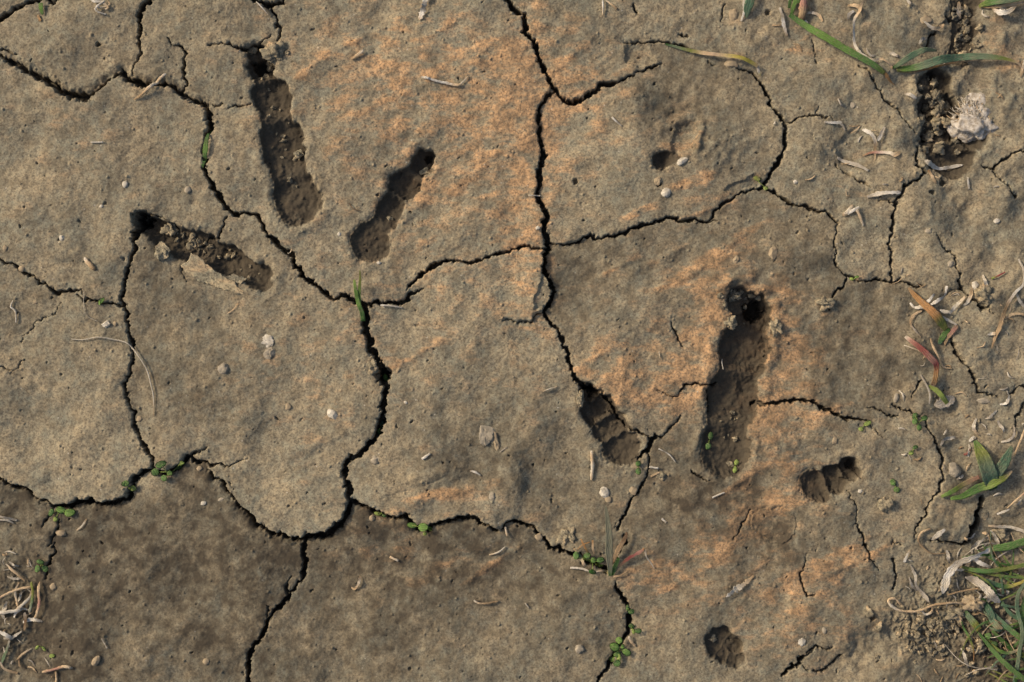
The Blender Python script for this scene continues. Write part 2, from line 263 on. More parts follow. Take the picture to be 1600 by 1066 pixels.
for chain, rim in PRINTS:
    cx = [c[0] for c in chain]; cy = [c[1] for c in chain]
    ys, xs = win(min(cx)-90, max(cx)+90, min(cy)-90, max(cy)+90)
    x, y = XW[ys, xs], YW[ys, xs]; best = np.full(x.shape, 99.0, np.float32); dp = np.zeros_like(best); joint = np.zeros_like(best); side = np.zeros_like(best); fade = np.zeros_like(best)
    for a, b in zip(chain[:-1], chain[1:]):
        dx, dy = b[0]-a[0], b[1]-a[1]; L2 = dx*dx+dy*dy; sq = min(1.0, math.sqrt(L2)/38)*(0.35 if rim > 2 and a[1] < 500 else 1) if rim >= 1.4 and len(chain) < 7 else 0.15; last = b is chain[-1]
        t = np.clip(((x-a[0])*dx + (y-a[1])*dy)/L2, 0, 1)
        tt = t
        r = a[2]+tt*(b[2]-a[2]) - 7.0*sq*np.sin(pi*t)**3 + (3.5 if rim > 0.4 else 0)
        d = np.hypot(x-a[0]-t*dx, y-a[1]-t*dy) - r
        m = d < best
        best = np.where(m, d, best); dp = np.where(m, a[3]+tt*(b[3]-a[3]), dp)
        joint = np.where(m, sq*np.sin(pi*t)**10, joint); fade = np.where(m, np.clip((t-0.5)/0.5, 0, 1) if last else 0.0, fade); side = np.where(m, np.clip((x-a[0]-t*dx + 0.4*(y-a[1]-t*dy)*-1)/r, -1.3, 1.3), side)
    best = best + ragged[ys, xs]*(0.62 if rim > 0.4 else 0.3)
    wall = (5.0 + 3.0*np.clip(-side, 0, 1) - 1.5*np.clip(side, 0, 1) + 8.0*fade) if rim > 0.4 else 22.0
    flo = 1 + 0.28*np.clip(side, -0.6, 1) - 0.50*joint + 0.07*perlin(x, y, 9, 9) + 0.09*perlin(x, y, 26, 10)
    h = -dp*1.35*flo*(0.80*sst(-best/wall + 0.25) + 0.20*np.clip(-best/22, 0, 1))
    h -= 2.2*np.exp(-np.clip(best, 0, 60)/6.0)*(best > 0)
    h += rim*1.3*np.exp(-((best-9)/8.0)**2)*(0.7+0.8*perlin(X[ys, xs], Y[ys, xs], 17, 11))*(best > -4)
    take = best < PD[ys, xs]
    HP[ys, xs] = np.where(take, h, HP[ys, xs]); PD[ys, xs] = np.minimum(PD[ys, xs], best if rim > 0.4 else 60)
# deep claw holes and small worm holes
HOLES = [(404,104,13,22),(222,343,13,34),(1182,486,17,34),(668,246,6,14),(925,612,8,16),(1333,728,7,16),(600,585,12,20),(1460,115,8,14),(1452,165,8,16),(1462,185,8,14),
         (1447,215,6,14),(1458,300,4,8),(155,71,4,9),(1508,985,7,8),(1364,968,5,9),(1472,285,5,10),(1532,479,6,9),(1200,18,5,8),(1075,55,3,6),(900,285,4,8),(1029,290,5,10)]
pr = random.Random(11)
for _ in range(560):
    px, py = pr.uniform(-30, 1630), pr.uniform(-30, 1096)
    HOLES.append((px, py, pr.choice([0.9, 1.1, 1.1, 1.3, 1.6, 2.2]), pr.uniform(2.5, 6)))
for cx, cy, r, dep in HOLES:
    ys, xs = win(cx-r-8, cx+r+8, cy-r-8, cy+r+8)
    d = np.hypot(XW[ys, xs]-cx, YW[ys, xs]-cy) - r
    d = d + (EDGE[ys, xs]*r*0.25)
    HP[ys, xs] -= dep*sst(-d/max(1.2, r*0.45) + 0.3)

# shallow scaled-off places (flat recessed flakes) and ledges: polygon, depth
def poly_sd(px, py, poly):
    inside = np.zeros(px.shape, bool); d = np.full(px.shape, 1e9)
    for (x0, y0), (x1, y1) in zip(poly, poly[1:]+poly[:1]):
        dx, dy = x1-x0, y1-y0
        t = np.clip(((px-x0)*dx+(py-y0)*dy)/(dx*dx+dy*dy), 0, 1)
        d = np.minimum(d, np.hypot(px-x0-t*dx, py-y0-t*dy))
        c = ((y0 > py) != (y1 > py)) & (px < (x1-x0)*(py-y0)/((y1-y0)+1e-9)+x0); inside ^= c
    return np.where(inside, -d, d)
FL = np.zeros_like(H)
for poly, dep, wl in [([(1128,300),(1140,288),(1162,282),(1178,270),(1192,280),(1184,292),(1162,297),(1148,306)], 3.5, 3),
                  ([(850,418),(856,440),(864,458),(852,482),(834,486),(836,462),(843,438)], 4.0, 4),
                  ([(590,780),(640,760),(700,742),(690,752),(640,772)], 2.0, 8),
                  ([(797,705),(815,745),(806,790),(795,822),(860,850),(900,830),(860,740),(830,700)], 2.2, 14),
                  ([(1322,990),(1345,985),(1390,1000),(1372,1030),(1345,1048),(1325,1035)], 2.5, 16),
                  ([(1058,190),(1090,186),(1094,215),(1084,240),(1050,246),(1046,222)], 5.0, 10),
                  ([(975,60),(1010,70),(1030,98),(1000,108),(975,100)], 4.0, 7),
                  ([(1300,225),(1330,198),(1365,205),(1400,235),(1350,262),(1312,258)], 4.0, 12),
                  ([(900,282),(925,300),(940,330),(905,320)], 1.6, 8),
                  ([(620,265+600),(700,868),(780,850),(770,880),(700,905),(640,890)], 2.0, 10)]:
    ax = [p[0] for p in poly]; ay = [p[1] for p in poly]
    ys, xs = win(min(ax)-20, max(ax)+20, min(ay)-20, max(ay)+20)
    sd = poly_sd(XW[ys, xs], YW[ys, xs], poly).astype(np.float32) + ragged[ys, xs]*0.25
    FL[ys, xs] -= dep*sst(-sd/wl+0.1)

# ------------------------------------------------------------------ surface roughness of the dried mud
u = X*0.80 - Y*0.60; v = X*0.60 + Y*0.80          # u runs along the rain-washed streaks (lower left to upper right)
def blob(cx, cy, rx, ry, a=0):
    c, s = cos(radians(a)), sin(radians(a)); dx, dy = X-cx, Y-cy
    return np.exp(-((dx*c+dy*s)/rx)**2 - ((-dx*s+dy*c)/ry)**2)
streak = np.clip(blob(650,60,260,120)+blob(700,330,170,200)+blob(930,110,150,140)+blob(1100,480,180,120)+blob(1020,590,110,50)+blob(1200,800,150,60,-30)+blob(1330,880,110,50,-20)+blob(850,300,80,250)+0.25*blob(600,500,900,500), 0, 1)
crumb = np.clip(blob(1450,985,75,40)+blob(1490,930,60,40)+blob(1508,40,18,60)+blob(1465,165,26,60)+0.8*blob(300,385,60,22,25)+blob(1560,990,80,100)+0.6*blob(20,960,50,90), 0, 1)
calm = 1 - 0.45*sst((8-CV)/16)
pin = sst(-PD/4)
rough = (perlin(X, Y, 240, 20)*8.0 + perlin(X, Y, 110, 21)*5.5 + perlin(X, Y, 52, 22)*2.8*(0.6+0.8*sst(perlin(X, Y, 170, 50)+0.5)))
rough += perlin(X, Y, 26, 23)*1.15*calm + perlin(X, Y, 14, 24)*0.66 + perlin(X, Y, 7.5, 25)*0.38 + perlin(X, Y, 4.2, 26)*0.30
sk = perlin(u/2.6, v, 11, 27); sk2 = perlin(u/2.2, v, 22, 28)
rough += streak*(np.abs(sk)*-0.6 + sk2*0.9) + (1-streak)*0.35*sk2
rightz = sst((X-1200)/200)*sst((1000-Y)/400)
rough += rightz*(perlin(X, Y, 60, 33)*7.0 + perlin(X, Y, 32, 34)*3.0)
rough += crumb*((0.5-np.abs(perlin(X, Y, 15, 41)))*7 + (0.4-np.abs(perlin(X, Y, 7, 42)))*4.5 + perlin(X, Y, 30, 43)*4)
rough += pin*(perlin(X, Y, 10, 35)*0.8 + perlin(X, Y, 5, 36)*0.4)
rough -= 1.5*np.exp(-np.clip(CV, 0, 40)/2.6)*(0.6+0.8*EDGE)                     # slightly worn crack lips
LUMPS = [(1120,238,42,32,0,7),(1040,178,42,22,0,-7),(1093,212,6,30,10,8),(1060,188,26,6,-30,5),(1078,236,20,7,-50,4),(1000,80,30,22,0,-4),(985,66,10,12,0,3),(1020,95,14,10,0,3),(960,60,20,16,0,3),(1262,235,26,22,0,6),(1230,120,30,22,0,4),(1330,150,34,24,20,-5),
 (1290,110,30,20,0,4),(1180,60,34,22,0,5),(1150,100,16,10,0,4),(1115,40,28,20,0,-4),(1060,30,22,16,0,4),(1270,20,24,16,0,-5),(1400,30,34,26,0,5),(1395,190,30,24,0,6),(1345,245,34,24,0,-6),(1250,270,30,18,0,4),(1440,330,40,30,0,6),
 (1500,320,36,20,30,-7),(1560,300,26,40,0,6),(1545,380,30,34,0,-5),(1480,470,24,20,0,-5),(1590,460,26,50,0,6),(1560,150,28,50,0,6),(1570,60,36,16,-20,7),(1540,100,26,14,0,-5),(1345,1020,44,30,-30,-8),(1400,1045,40,16,-20,6),(1468,825,44,32,0,8),
 (1380,960,50,22,0,4),(1500,690,30,24,0,-5),(1455,600,30,40,0,-4),(1540,560,36,30,0,5),(1215,700,26,30,0,4),(1250,690,30,14,-30,4),(1600,180,30,60,0,5),(100,75,20,12,0,3),(75,85,16,14,0,4),(370,205,20,26,0,3),(115,165,16,14,0,-3),
 (300,315,14,8,-40,-4),(318,305,12,8,-40,4),(115,395,22,16,20,4),(108,412,18,5,10,-4),(70,610,50,14,15,3),(60,628,40,10,15,-2),(500,690,50,10,-20,3),(480,712,50,14,-20,-3),(655,745,60,8,-12,3),(700,758,60,10,-14,-3),(1140,440,50,10,-25,3),(985,585,60,10,10,3)]
LINES = [(1200,800,85,7,-38),(1170,815,70,6,-50),(1318,886,60,4,-24),(1150,375,50,6,-30),(1070,432,70,6,-25),(760,890,60,6,-35),(970,600,60,7,18),(1108,560,10,40,0),(1175,745,50,6,-30),(700,770,90,7,-12),(1000,330,30,6,-25),(1085,282,30,8,-20),
 (1040,400,60,5,-28),(960,420,40,5,-30),(560,60,60,6,-25),(700,40,50,6,-30),(620,150,70,6,-25),(720,290,50,6,-40),(770,240,50,6,-15),(480,110,40,6,-35),(1330,300,40,6,20),(1260,60,40,6,-35),(1430,120,30,5,40),(1240,930,60,5,-35),(1130,560,8,50,0),
 (1205,600,9,60,0),(640,560,50,6,-30),(1190,880,50,6,-40),(1080,900,50,6,-30),(1300,640,60,5,-20),(1000,520,50,6,-35),(930,560,40,6,-35),(1100,330,50,5,-20),(890,90,40,6,-40),(1350,430,30,5,-30)]
for cx, cy, rx, ry, a_, hh in LUMPS: rough += hh*blob(cx, cy, rx, ry, a_)*(0.8+0.4*n12x)
LN = np.zeros_like(H)
for cx, cy, rx, ry, a_ in LINES: LN = np.maximum(LN, blob(cx, cy, rx, ry, a_))
rough += 2.2*LN*(0.6+0.8*perlin(X, Y, 18, 61))
H = H + rough + HC + HP + FL
for _ in range(2600):                                             # grit lying on the crust
    px, py = pr.uniform(-30, 1630), pr.uniform(-30, 1096); r = 0.9+1.6*pr.random()**3
    ys, xs = win(px-r-2, px+r+2, py-r-2, py+r+2)
    H[ys, xs] += r*0.9*np.sqrt(np.clip(1-((X[ys, xs]-px)**2+(Y[ys, xs]-py)**2)/(r*r), 0, 1))

# attributes: ochre silt skin, moist soil with shade painted in cracks and prints, pale dust
ochre = 0.82*np.clip(0.12*blob(650,60,300,150)+0.42*blob(700,350,200,250)+0.7*blob(825,300,40,260)+0.36*blob(620,110,260,140)+0.3*blob(1180,560,200,200)+0.12*blob(120,200,140,90)+0.3*blob(1100,900,260,160)+0.6*blob(880,150,120,110)+0.95*blob(1020,595,110,55,15)+0.7*blob(1110,520,60,60)+0.9*blob(664,292,22,26)+0.8*blob(1125,480,25,40)+0.9*blob(1212,520,16,40)+0.8*blob(960,610,40,16,30)
   +0.75*blob(1190,800,120,35,-32)+0.8*blob(1310,885,90,22,-25)+0.6*blob(1220,640,60,120)+0.5*blob(1260,970,120,70)+0.8*blob(1070,215,40,35)+0.5*blob(1120,440,90,60)+0.5*blob(1110,300,60,30)
   +0.4*blob(1250,70,120,40)+0.5*blob(1570,80,60,70)+0.4*blob(700,790,110,25)+0.5*blob(1200,520,40,60)+0.5*blob(590,850,60,60)+0.55*blob(720,870,120,14,-28)+0.4*blob(1240,540,60,90)+0.15*blob(160,220,200,120)+0.3*blob(480,590,200,160)+0.6*blob(1020,900,60,30)+0.9*blob(1200,800,85,9,-38)+0.8*blob(1170,815,70,8,-50)+1.0*blob(1318,886,60,5,-24)+0.8*blob(1290,880,60,12,-24)+0.9*blob(1150,375,50,10,-30)+0.8*blob(1070,432,70,8,-25)+0.8*blob(760,890,60,7,-35)+0.7*blob(640,855,22,26)+0.8*blob(970,600,60,9,18)+0.8*blob(1108,560,14,40)+0.7*blob(1175,745,50,8,-30)+0.6*blob(700,770,90,10,-12)+0.8*blob(1000,330,30,8,-25)+0.9*blob(1085,282,30,10,-20)+0.7*blob(1180,460,40,14), 0, 1)
relief = np.clip(0.5 + 0.45*sk2 + 0.35*perlin(X, Y, 26, 23) + 0.25*perlin(X, Y, 14, 24) + 0.4*perlin(X, Y, 52, 22), 0, 1)
ochre = np.clip(1.12*ochre + 0.12*blob(640,180,230,230) + 0.6*LN*(0.7+0.7*perlin(X, Y, 30, 62)), 0, 1)
damp_shade = np.clip(1.75*sst((-PD+1.5)/6) + 0.22*sst((8-PD)/14)*(PD < 25) + sst((-HC-2)/10)*0.9 + below*0.95 + 0.35*blob(60,980,100,110) + 0.3*blob(1560,1000,80,110), 0, 1.8)  # moist, darker soil; shade painted into cracks and print walls; lower corners darkened

me = bpy.data.meshes.new("ground")
nv = NX*NY
co = np.empty((nv, 3), np.float32)
co[:, 0] = ((X-800)*S).ravel(); co[:, 1] = ((533-Y)*S).ravel(); co[:, 2] = (H*S).ravel()
idx = np.arange(nv, dtype=np.int32).reshape(NY, NX)
q = np.stack([idx[1:, :-1], idx[1:, 1:], idx[:-1, 1:], idx[:-1, :-1]], -1).reshape(-1, 4)
nf = len(q)
me.vertices.add(nv); me.vertices.foreach_set('co', co.ravel())
me.loops.add(nf*4); me.loops.foreach_set('vertex_index', q.ravel())
me.polygons.add(nf); me.polygons.foreach_set('loop_start', np.arange(0, nf*4, 4, dtype=np.int32))
me.polygons.foreach_set('use_smooth', np.ones(nf, bool))
for nm, arr in (('ochre', ochre), ('damp_shade', damp_shade), ('relief', relief)):
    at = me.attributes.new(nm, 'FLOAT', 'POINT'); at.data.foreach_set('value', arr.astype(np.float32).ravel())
me.update(calc_edges=True)
ground = bpy.data.objects.new("ground", me); scene.collection.objects.link(ground); ground['kind'] = 'structure'

def gh(px, py, r=0.0):
    i = int(np.clip(np.searchsorted(AX, px), 0, NX-1)); j = int(np.clip(np.searchsorted(AY, py), 0, NY-1))
    if r <= 0: return float(H[j, i])
    ys, xs = win(px-r, px+r, py-r, py+r)
    return float(np.max(H[ys, xs])) if (ys.stop > ys.start and xs.stop > xs.start) else float(H[j, i])

# ------------------------------------------------------------------ materials
def new_mat(name):
    m = bpy.data.materials.new(name); m.use_nodes = True
    return m, m.node_tree, m.node_tree.nodes['Principled BSDF']
def N(t, kind, **kw):
    n = t.nodes.new(kind)
    for k, val in kw.items(): setattr(n, k, val)
    return n
def noise(t, co_, scale, detail=3, rough=0.55):
    n = N(t, 'ShaderNodeTexNoise'); n.inputs['Scale'].default_value = scale; n.inputs['Detail'].default_value = detail
    n.inputs['Roughness'].default_value = rough; t.links.new(co_, n.inputs['Vector']); return n.outputs['Fac']
def mrange(t, src, a, b, c=0.0, d=1.0):
    n = N(t, 'ShaderNodeMapRange'); n.inputs['From Min'].default_value = a; n.inputs['From Max'].default_value = b
    n.inputs['To Min'].default_value = c; n.inputs['To Max'].default_value = d; t.links.new(src, n.inputs['Value']); return n.outputs[0]
def math_(t, op, a, b=None):
    n = N(t, 'ShaderNodeMath', operation=op)
    for k, s_ in enumerate((a, b)):
        if s_ is None: continue
        if isinstance(s_, (int, float)): n.inputs[k].default_value = s_
        else: t.links.new(s_, n.inputs[k])
    return n.outputs[0]
def mix(t, fac, a, b, mode='MIX'):
    n = N(t, 'ShaderNodeMix', data_type='RGBA', blend_type=mode)
    for sock, s_ in ((n.inputs['Factor'], fac), (n.inputs['A'], a), (n.inputs['B'], b)):
        if isinstance(s_, (int, float)): sock.default_value = s_
        elif isinstance(s_, tuple): sock.default_value = (*s_, 1)
        else: t.links.new(s_, sock)
    return n.outputs['Result']
P1 = 1/S        # one photograph pixel as a noise scale

def soil_nodes(t, b, use_attr=True, tint=(1, 1, 1)):
    tc = N(t, 'ShaderNodeTexCoord').outputs['Object']
    big = noise(t, tc, P1/70, 4); mid = noise(t, tc, P1/16, 4, 0.6); fine = noise(t, tc, P1/3.2, 3, 0.7); grain = noise(t, tc, P1/1.7, 2, 0.6)
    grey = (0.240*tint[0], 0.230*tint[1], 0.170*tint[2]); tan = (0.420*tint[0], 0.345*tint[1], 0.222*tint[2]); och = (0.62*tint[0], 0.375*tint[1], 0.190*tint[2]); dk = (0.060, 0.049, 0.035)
    f1 = mrange(t, math_(t, 'ADD', math_(t, 'MULTIPLY', big, 0.5), math_(t, 'MULTIPLY', mid, 0.5)), 0.40, 0.60)
    c = mix(t, f1, grey, tan)
    # stretched streaks of ochre silt, lower left to upper right
    mp = N(t, 'ShaderNodeMapping', vector_type='POINT'); mp.inputs['Rotation'].default_value = (0, 0, radians(-37)); mp.inputs['Scale'].default_value = (0.42, 1, 1)
    t.links.new(tc, mp.inputs['Vector'])
    stn = noise(t, mp.outputs[0], P1/17, 6, 0.68)
    if use_attr:
        oc = N(t, 'ShaderNodeAttribute', attribute_name='ochre').outputs['Fac']; da = N(t, 'ShaderNodeAttribute', attribute_name='damp_shade').outputs['Fac']
        rl = N(t, 'ShaderNodeAttribute', attribute_name='relief').outputs['Fac']
        of = math_(t, 'ADD', math_(t, 'ADD', stn, math_(t, 'MULTIPLY', oc, 0.24)), math_(t, 'ADD', math_(t, 'MULTIPLY', rl, 0.16), math_(t, 'MULTIPLY', fine, 0.10)))
        of = mrange(t, of, 0.73, 0.90)
        of = math_(t, 'MULTIPLY', of, math_(t, 'MINIMUM', math_(t, 'ADD', math_(t, 'MULTIPLY', oc, 1.1), 0.22), 0.92))
        c = mix(t, of, c, och)
    else:
        c = mix(t, mrange(t, stn, 0.5, 0.7, 0, 0.5), c, och)
    c = mix(t, mrange(t, noise(t, tc, P1/7, 3, 0.6), 0.36, 0.52, 0.50, 0.0), c, (0.12, 0.105, 0.078))
    c = mix(t, mrange(t, noise(t, tc, P1/24, 4, 0.65), 0.40, 0.52, 0.40, 0.0), c, (0.125, 0.108, 0.075))
    c = mix(t, mrange(t, fine, 0.36, 0.54, 0.72, 0.0), c, (0.085, 0.072, 0.055))          # dark mineral grains
    c = mix(t, mrange(t, grain, 0.55, 0.75, 0.0, 0.5), c, (0.52, 0.44, 0.32))             # light sand grains
    vo = N(t, 'ShaderNodeTexVoronoi'); vo.inputs['Scale'].default_value = P1/22; t.links.new(tc, vo.inputs['Vector'])
    c = mix(t, mrange(t, vo.outputs['Distance'], 0.035, 0.06, 0.55, 0.0), c, (0.62, 0.58, 0.5))   # rare pale specks
    if use_attr:
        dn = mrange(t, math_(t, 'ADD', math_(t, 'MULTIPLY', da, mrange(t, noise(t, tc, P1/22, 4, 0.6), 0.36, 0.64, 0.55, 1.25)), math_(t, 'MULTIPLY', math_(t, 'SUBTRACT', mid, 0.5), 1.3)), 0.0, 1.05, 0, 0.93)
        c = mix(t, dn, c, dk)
    t.links.new(c, b.inputs['Base Color'])
    b.inputs['Roughness'].default_value = 0.94; b.inputs['Specular IOR Level'].default_value = 0.18
    bm_ = N(t, 'ShaderNodeBump'); bm_.inputs['Strength'].default_value = 0.42; bm_.inputs['Distance'].default_value = S*1.0
    hsum = math_(t, 'ADD', math_(t, 'MULTIPLY', fine, 1.0), math_(t, 'MULTIPLY', grain, 0.6))
    t.links.new(hsum, bm_.inputs['Height']); t.links.new(bm_.outputs[0], b.inputs['Normal'])
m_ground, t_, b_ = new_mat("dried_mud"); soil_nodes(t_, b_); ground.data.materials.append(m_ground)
m_clod, t_, b_ = new_mat("mud_crumbs"); soil_nodes(t_, b_, False, (0.92, 0.90, 0.88))
m_flake, t_, b_ = new_mat("mud_flake_pale"); soil_nodes(t_, b_, False, (1.15, 1.15, 1.12))

def organic(name, rough=0.6, transl=0.0, fibre=0.35, spec=0.3):
    """colour comes from the mesh's own 'col' attribute, broken up by lengthwise fibres and blotches"""
    m, t, b = new_mat(name)
    tc = N(t, 'ShaderNodeTexCoord').outputs['Object']
    col = N(t, 'ShaderNodeAttribute', attribute_name='col').outputs['Color']
    uv = N(t, 'ShaderNodeAttribute', attribute_name='across').outputs['Fac']
    wob = noise(t, tc, P1/6, 3)
    fib = N(t, 'ShaderNodeMath', operation='SINE'); t.links.new(math_(t, 'MULTIPLY', math_(t, 'ADD', uv, math_(t, 'MULTIPLY', wob, 0.7)), 23), fib.inputs[0])
    f = mrange(t, fib.outputs[0], -1, 1, 0, fibre)
    c = mix(t, f, col, (0.55, 0.55, 0.55), 'MULTIPLY')
    c = mix(t, mrange(t, noise(t, tc, P1/9, 3), 0.45, 0.75, 0, 0.45), c, (0.5, 0.42, 0.32), 'MULTIPLY')
    c = mix(t, mrange(t, noise(t, tc, P1/4, 3, 0.7), 0.52, 0.70, 0, 0.6), c, (0.27, 0.215, 0.145))
    t.links.new(c, b.inputs['Base Color']); b.inputs['Roughness'].default_value = rough; b.inputs['Specular IOR Level'].default_value = spec
    bm_ = N(t, 'ShaderNodeBump'); bm_.inputs['Strength'].default_value = 0.5; bm_.inputs['Distance'].default_value = S*0.5
    t.links.new(fib.outputs[0], bm_.inputs['Height']); t.links.new(bm_.outputs[0], b.inputs['Normal'])
    if transl:
        tr = N(t, 'ShaderNodeBsdfTranslucent'); t.links.new(c, tr.inputs[0]); ms = N(t, 'ShaderNodeMixShader'); ms.inputs[0].default_value = transl
        out = [n for n in t.nodes if n.type == 'OUTPUT_MATERIAL'][0]
        t.links.new(b.outputs[0], ms.inputs[1]); t.links.new(tr.outputs[0], ms.inputs[2]); t.links.new(ms.outputs[0], out.inputs[0])
    return m
m_leaf = organic("green_leaf", 0.68, 0.25, 0.40, 0.22); m_dry = organic("dry_plant_fibre", 0.85, 0.10, 0.5, 0.1)

def stone_mat(name, c1, c2, scale=8):
    m, t, b = new_mat(name)
    tc = N(t, 'ShaderNodeTexCoord').outputs['Object']
    c = mix(t, mrange(t, noise(t, tc, P1/scale, 4, 0.65), 0.38, 0.62), c1, c2)
    c = mix(t, mrange(t, noise(t, tc, P1/2.2, 2), 0.35, 0.6, 0.35, 0), c, (0.2, 0.17, 0.13))
    t.links.new(c, b.inputs['Base Color']); b.inputs['Roughness'].default_value = 0.85; b.inputs['Specular IOR Level'].default_value = 0.25
    bm_ = N(t, 'ShaderNodeBump'); bm_.inputs['Strength'].default_value = 0.5; bm_.inputs['Distance'].default_value = S*1.0
    t.links.new(noise(t, tc, P1/3, 3), bm_.inputs['Height']); t.links.new(bm_.outputs[0], b.inputs['Normal'])
    return m
m_pale = stone_mat("pale_stone", (0.38, 0.33, 0.25), (0.23, 0.20, 0.15)); m_tan = stone_mat("tan_stone", (0.38, 0.30, 0.19), (0.23, 0.18, 0.12)); m_white = stone_mat("chalky_stone", (0.62, 0.58, 0.49), (0.38, 0.34, 0.27), 5)

# ------------------------------------------------------------------ object helpers
def w3(px, py, h): return ((px-800)*S, (533-py)*S, h*S)
def tag(o, label=None, cat=None, group=None):
    if label: o['label'] = label
    if cat: o['category'] = cat
    if group: o['group'] = group
    return o
def empty(name, px, py, label, cat, group=None):
    o = bpy.data.objects.new(name, None); scene.collection.objects.link(o); o.empty_display_size = 0.003
    o.location = w3(px, py, gh(px, py)); return tag(o, label, cat, group)
def link(name, me_, mat, parent=None):
    me_.materials.append(mat); o = bpy.data.objects.new(name, me_); scene.collection.objects.link(o)
    if parent is not None:
        o.parent = parent; l = parent.location
        me_.transform(__import__('mathutils').Matrix.Translation((-l[0], -l[1], -l[2])))
    else:
        vs = np.empty(len(me_.vertices)*3, np.float32); me_.vertices.foreach_get('co', vs); vs = vs.reshape(-1, 3)
        c = vs.mean(0); c[2] = vs[:, 2].min(); vs -= c; me_.vertices.foreach_set('co', vs.ravel()); o.location = c.tolist()
    me_.update(); return o
def mesh_from(name, V, F, cols=None, across=None, smooth=True):
    m = bpy.data.meshes.new(name); m.from_pydata(V, [], F)
    if smooth: m.polygons.foreach_set('use_smooth', [True]*len(F))
    if cols is not None:
        a = m.attributes.new('col', 'FLOAT_COLOR', 'POINT'); a.data.foreach_set('color', np.array([(*c[:3], 1) for c in cols], np.float32).ravel())
    if across is not None:
        a = m.attributes.new('across', 'FLOAT', 'POINT'); a.data.foreach_set('value', np.array(across, np.float32))
    return m
def catmull(P, n):
    out = []
    P = [P[0]] + list(P) + [P[-1]]
    for i in range(1, len(P)-2):
        a, b, c, d = (np.array(P[i+k], float) for k in (-1, 0, 1, 2))
        for k in range(n):
            t = k/n
            out.append(0.5*((2*b)+(-a+c)*t+(2*a-5*b+4*c-d)*t*t+(-a+3*b-3*c+d)*t**3))
    out.append(np.array(P[-2], float)); return out
COL = dict(green=(0.115, 0.215, 0.065), bright=(0.17, 0.30, 0.072), lime=(0.29, 0.38, 0.10), grey=(0.19, 0.25, 0.15), teal=(0.105, 0.185, 0.115), olive=(0.20, 0.23, 0.06), dgreen=(0.035, 0.10, 0.02), straw=(0.66, 0.50, 0.32),
           haze=(0.26, 0.26, 0.18), pale=(0.66, 0.60, 0.49), white=(0.76, 0.72, 0.64), tan=(0.42, 0.30, 0.18), brown=(0.20, 0.13, 0.08), orange=(0.46, 0.26, 0.11), red=(0.28, 0.085, 0.075), pink=(0.42, 0.23, 0.18), yellow=(0.55, 0.47, 0.12), gdry=(0.40, 0.36, 0.30), dark=(0.13, 0.10, 0.08))
def strip_data(path, flat=0.16, cup=0.15, jit=0.05, sub=7, lift=0.0, twist=0.0, abs_h=False, mat_dry=False):
    """path: (x, y, height above the mud, width, colour).  Closed cross section: flat=thickness/width, cup=sag of the middle."""
    rj = random.Random(int(path[0][0]*31+path[0][1]*17)); L0 = list(path)
    if mat_dry: L0 = [(p[0]+rj.uniform(-1.3, 1.3), p[1]+rj.uniform(-1.3, 1.3), p[2], p[3]*(0.86 if p[3] > 5 else 1), p[4]) for p in path]
    P = [(p[0], p[1], p[2], p[3], *[v_*k_ for v_ in COL[p[4]] for k_ in [1]]) for p in L0]
    C = catmull(P, sub); n = len(C)
    ph = rj.uniform(0, 6)
    V = []; F = []; cols = []; acr = []; K = 10
    zs = []
    for c in C: zs.append(gh(c[0], c[1], 2.5))
    zs = np.array(zs)
    k = np.array([0.15, 0.2, 0.3, 0.2, 0.15]); zsm = np.convolve(np.pad(zs, 2, mode='edge'), k, 'valid'); zsm = np.maximum(zsm, zs-2.0) if not abs_h else zsm
    for i, c in enumerate(C):
        a = C[max(0, i-1)]; b = C[min(n-1, i+1)]
        T = np.array([b[0]-a[0], -(b[1]-a[1]), 0.0]); T /= np.linalg.norm(T)+1e-9
        Nn = np.array([-T[1], T[0], 0.0]); Up = np.array([0, 0, 1.0])
        ef = min(1.0, 0.3+min(i, n-1-i)/(n*0.16)) if mat_dry and c[3] > 4.5 else 1.0
        w = ef*max(0.35, c[3]*(1+rj.uniform(-jit, jit)*(1.8 if mat_dry else 1)))*0.5; th = max(0.35, w*2*flat*(0.55 if mat_dry and c[3] > 5 and flat < .3 else 1))*0.5
        jl, jr = (rj.uniform(-.28, .1), rj.uniform(-.28, .1)) if mat_dry else (0, 0)
        ang = twist*sin(ph + i*0.35) + (0.25*sin(ph*2 + i*0.21) if twist else 0)
        A = Nn*cos(ang)+Up*sin(ang); B = -Nn*sin(ang)+Up*cos(ang)
        cen = np.array([c[0], -c[1], zsm[i] + c[2] + th + cup*w + lift + abs(sin(ang))*w*0.7])
        for q_ in range(K):
            th_a = 2*pi*q_/K; s_, r_ = cos(th_a), sin(th_a)
            pt = cen + A*(w*s_*(1+(jl if s_ < 0 else jr))) + B*(th*r_ + cup*w*(s_*s_ - 0.6))
            V.append(w3(pt[0], -pt[1], pt[2])); cols.append((c[4], c[5], c[6])); acr.append(0.5+0.5*s_)
    for i in range(n-1):
        for q_ in range(K):
            a = i*K+q_; b = i*K+(q_+1) % K; F.append((a, b, b+K, a+K))
    F.append(tuple(range(K))[::-1]); F.append(tuple(range((n-1)*K, n*K)))
    return V, F, cols, acr
def strip(name, path, mat, parent=None, **kw):
    V, F, c, a = strip_data(path, mat_dry=(mat is m_dry), **kw); return link(name, mesh_from(name, V, F, c, a), mat, parent)
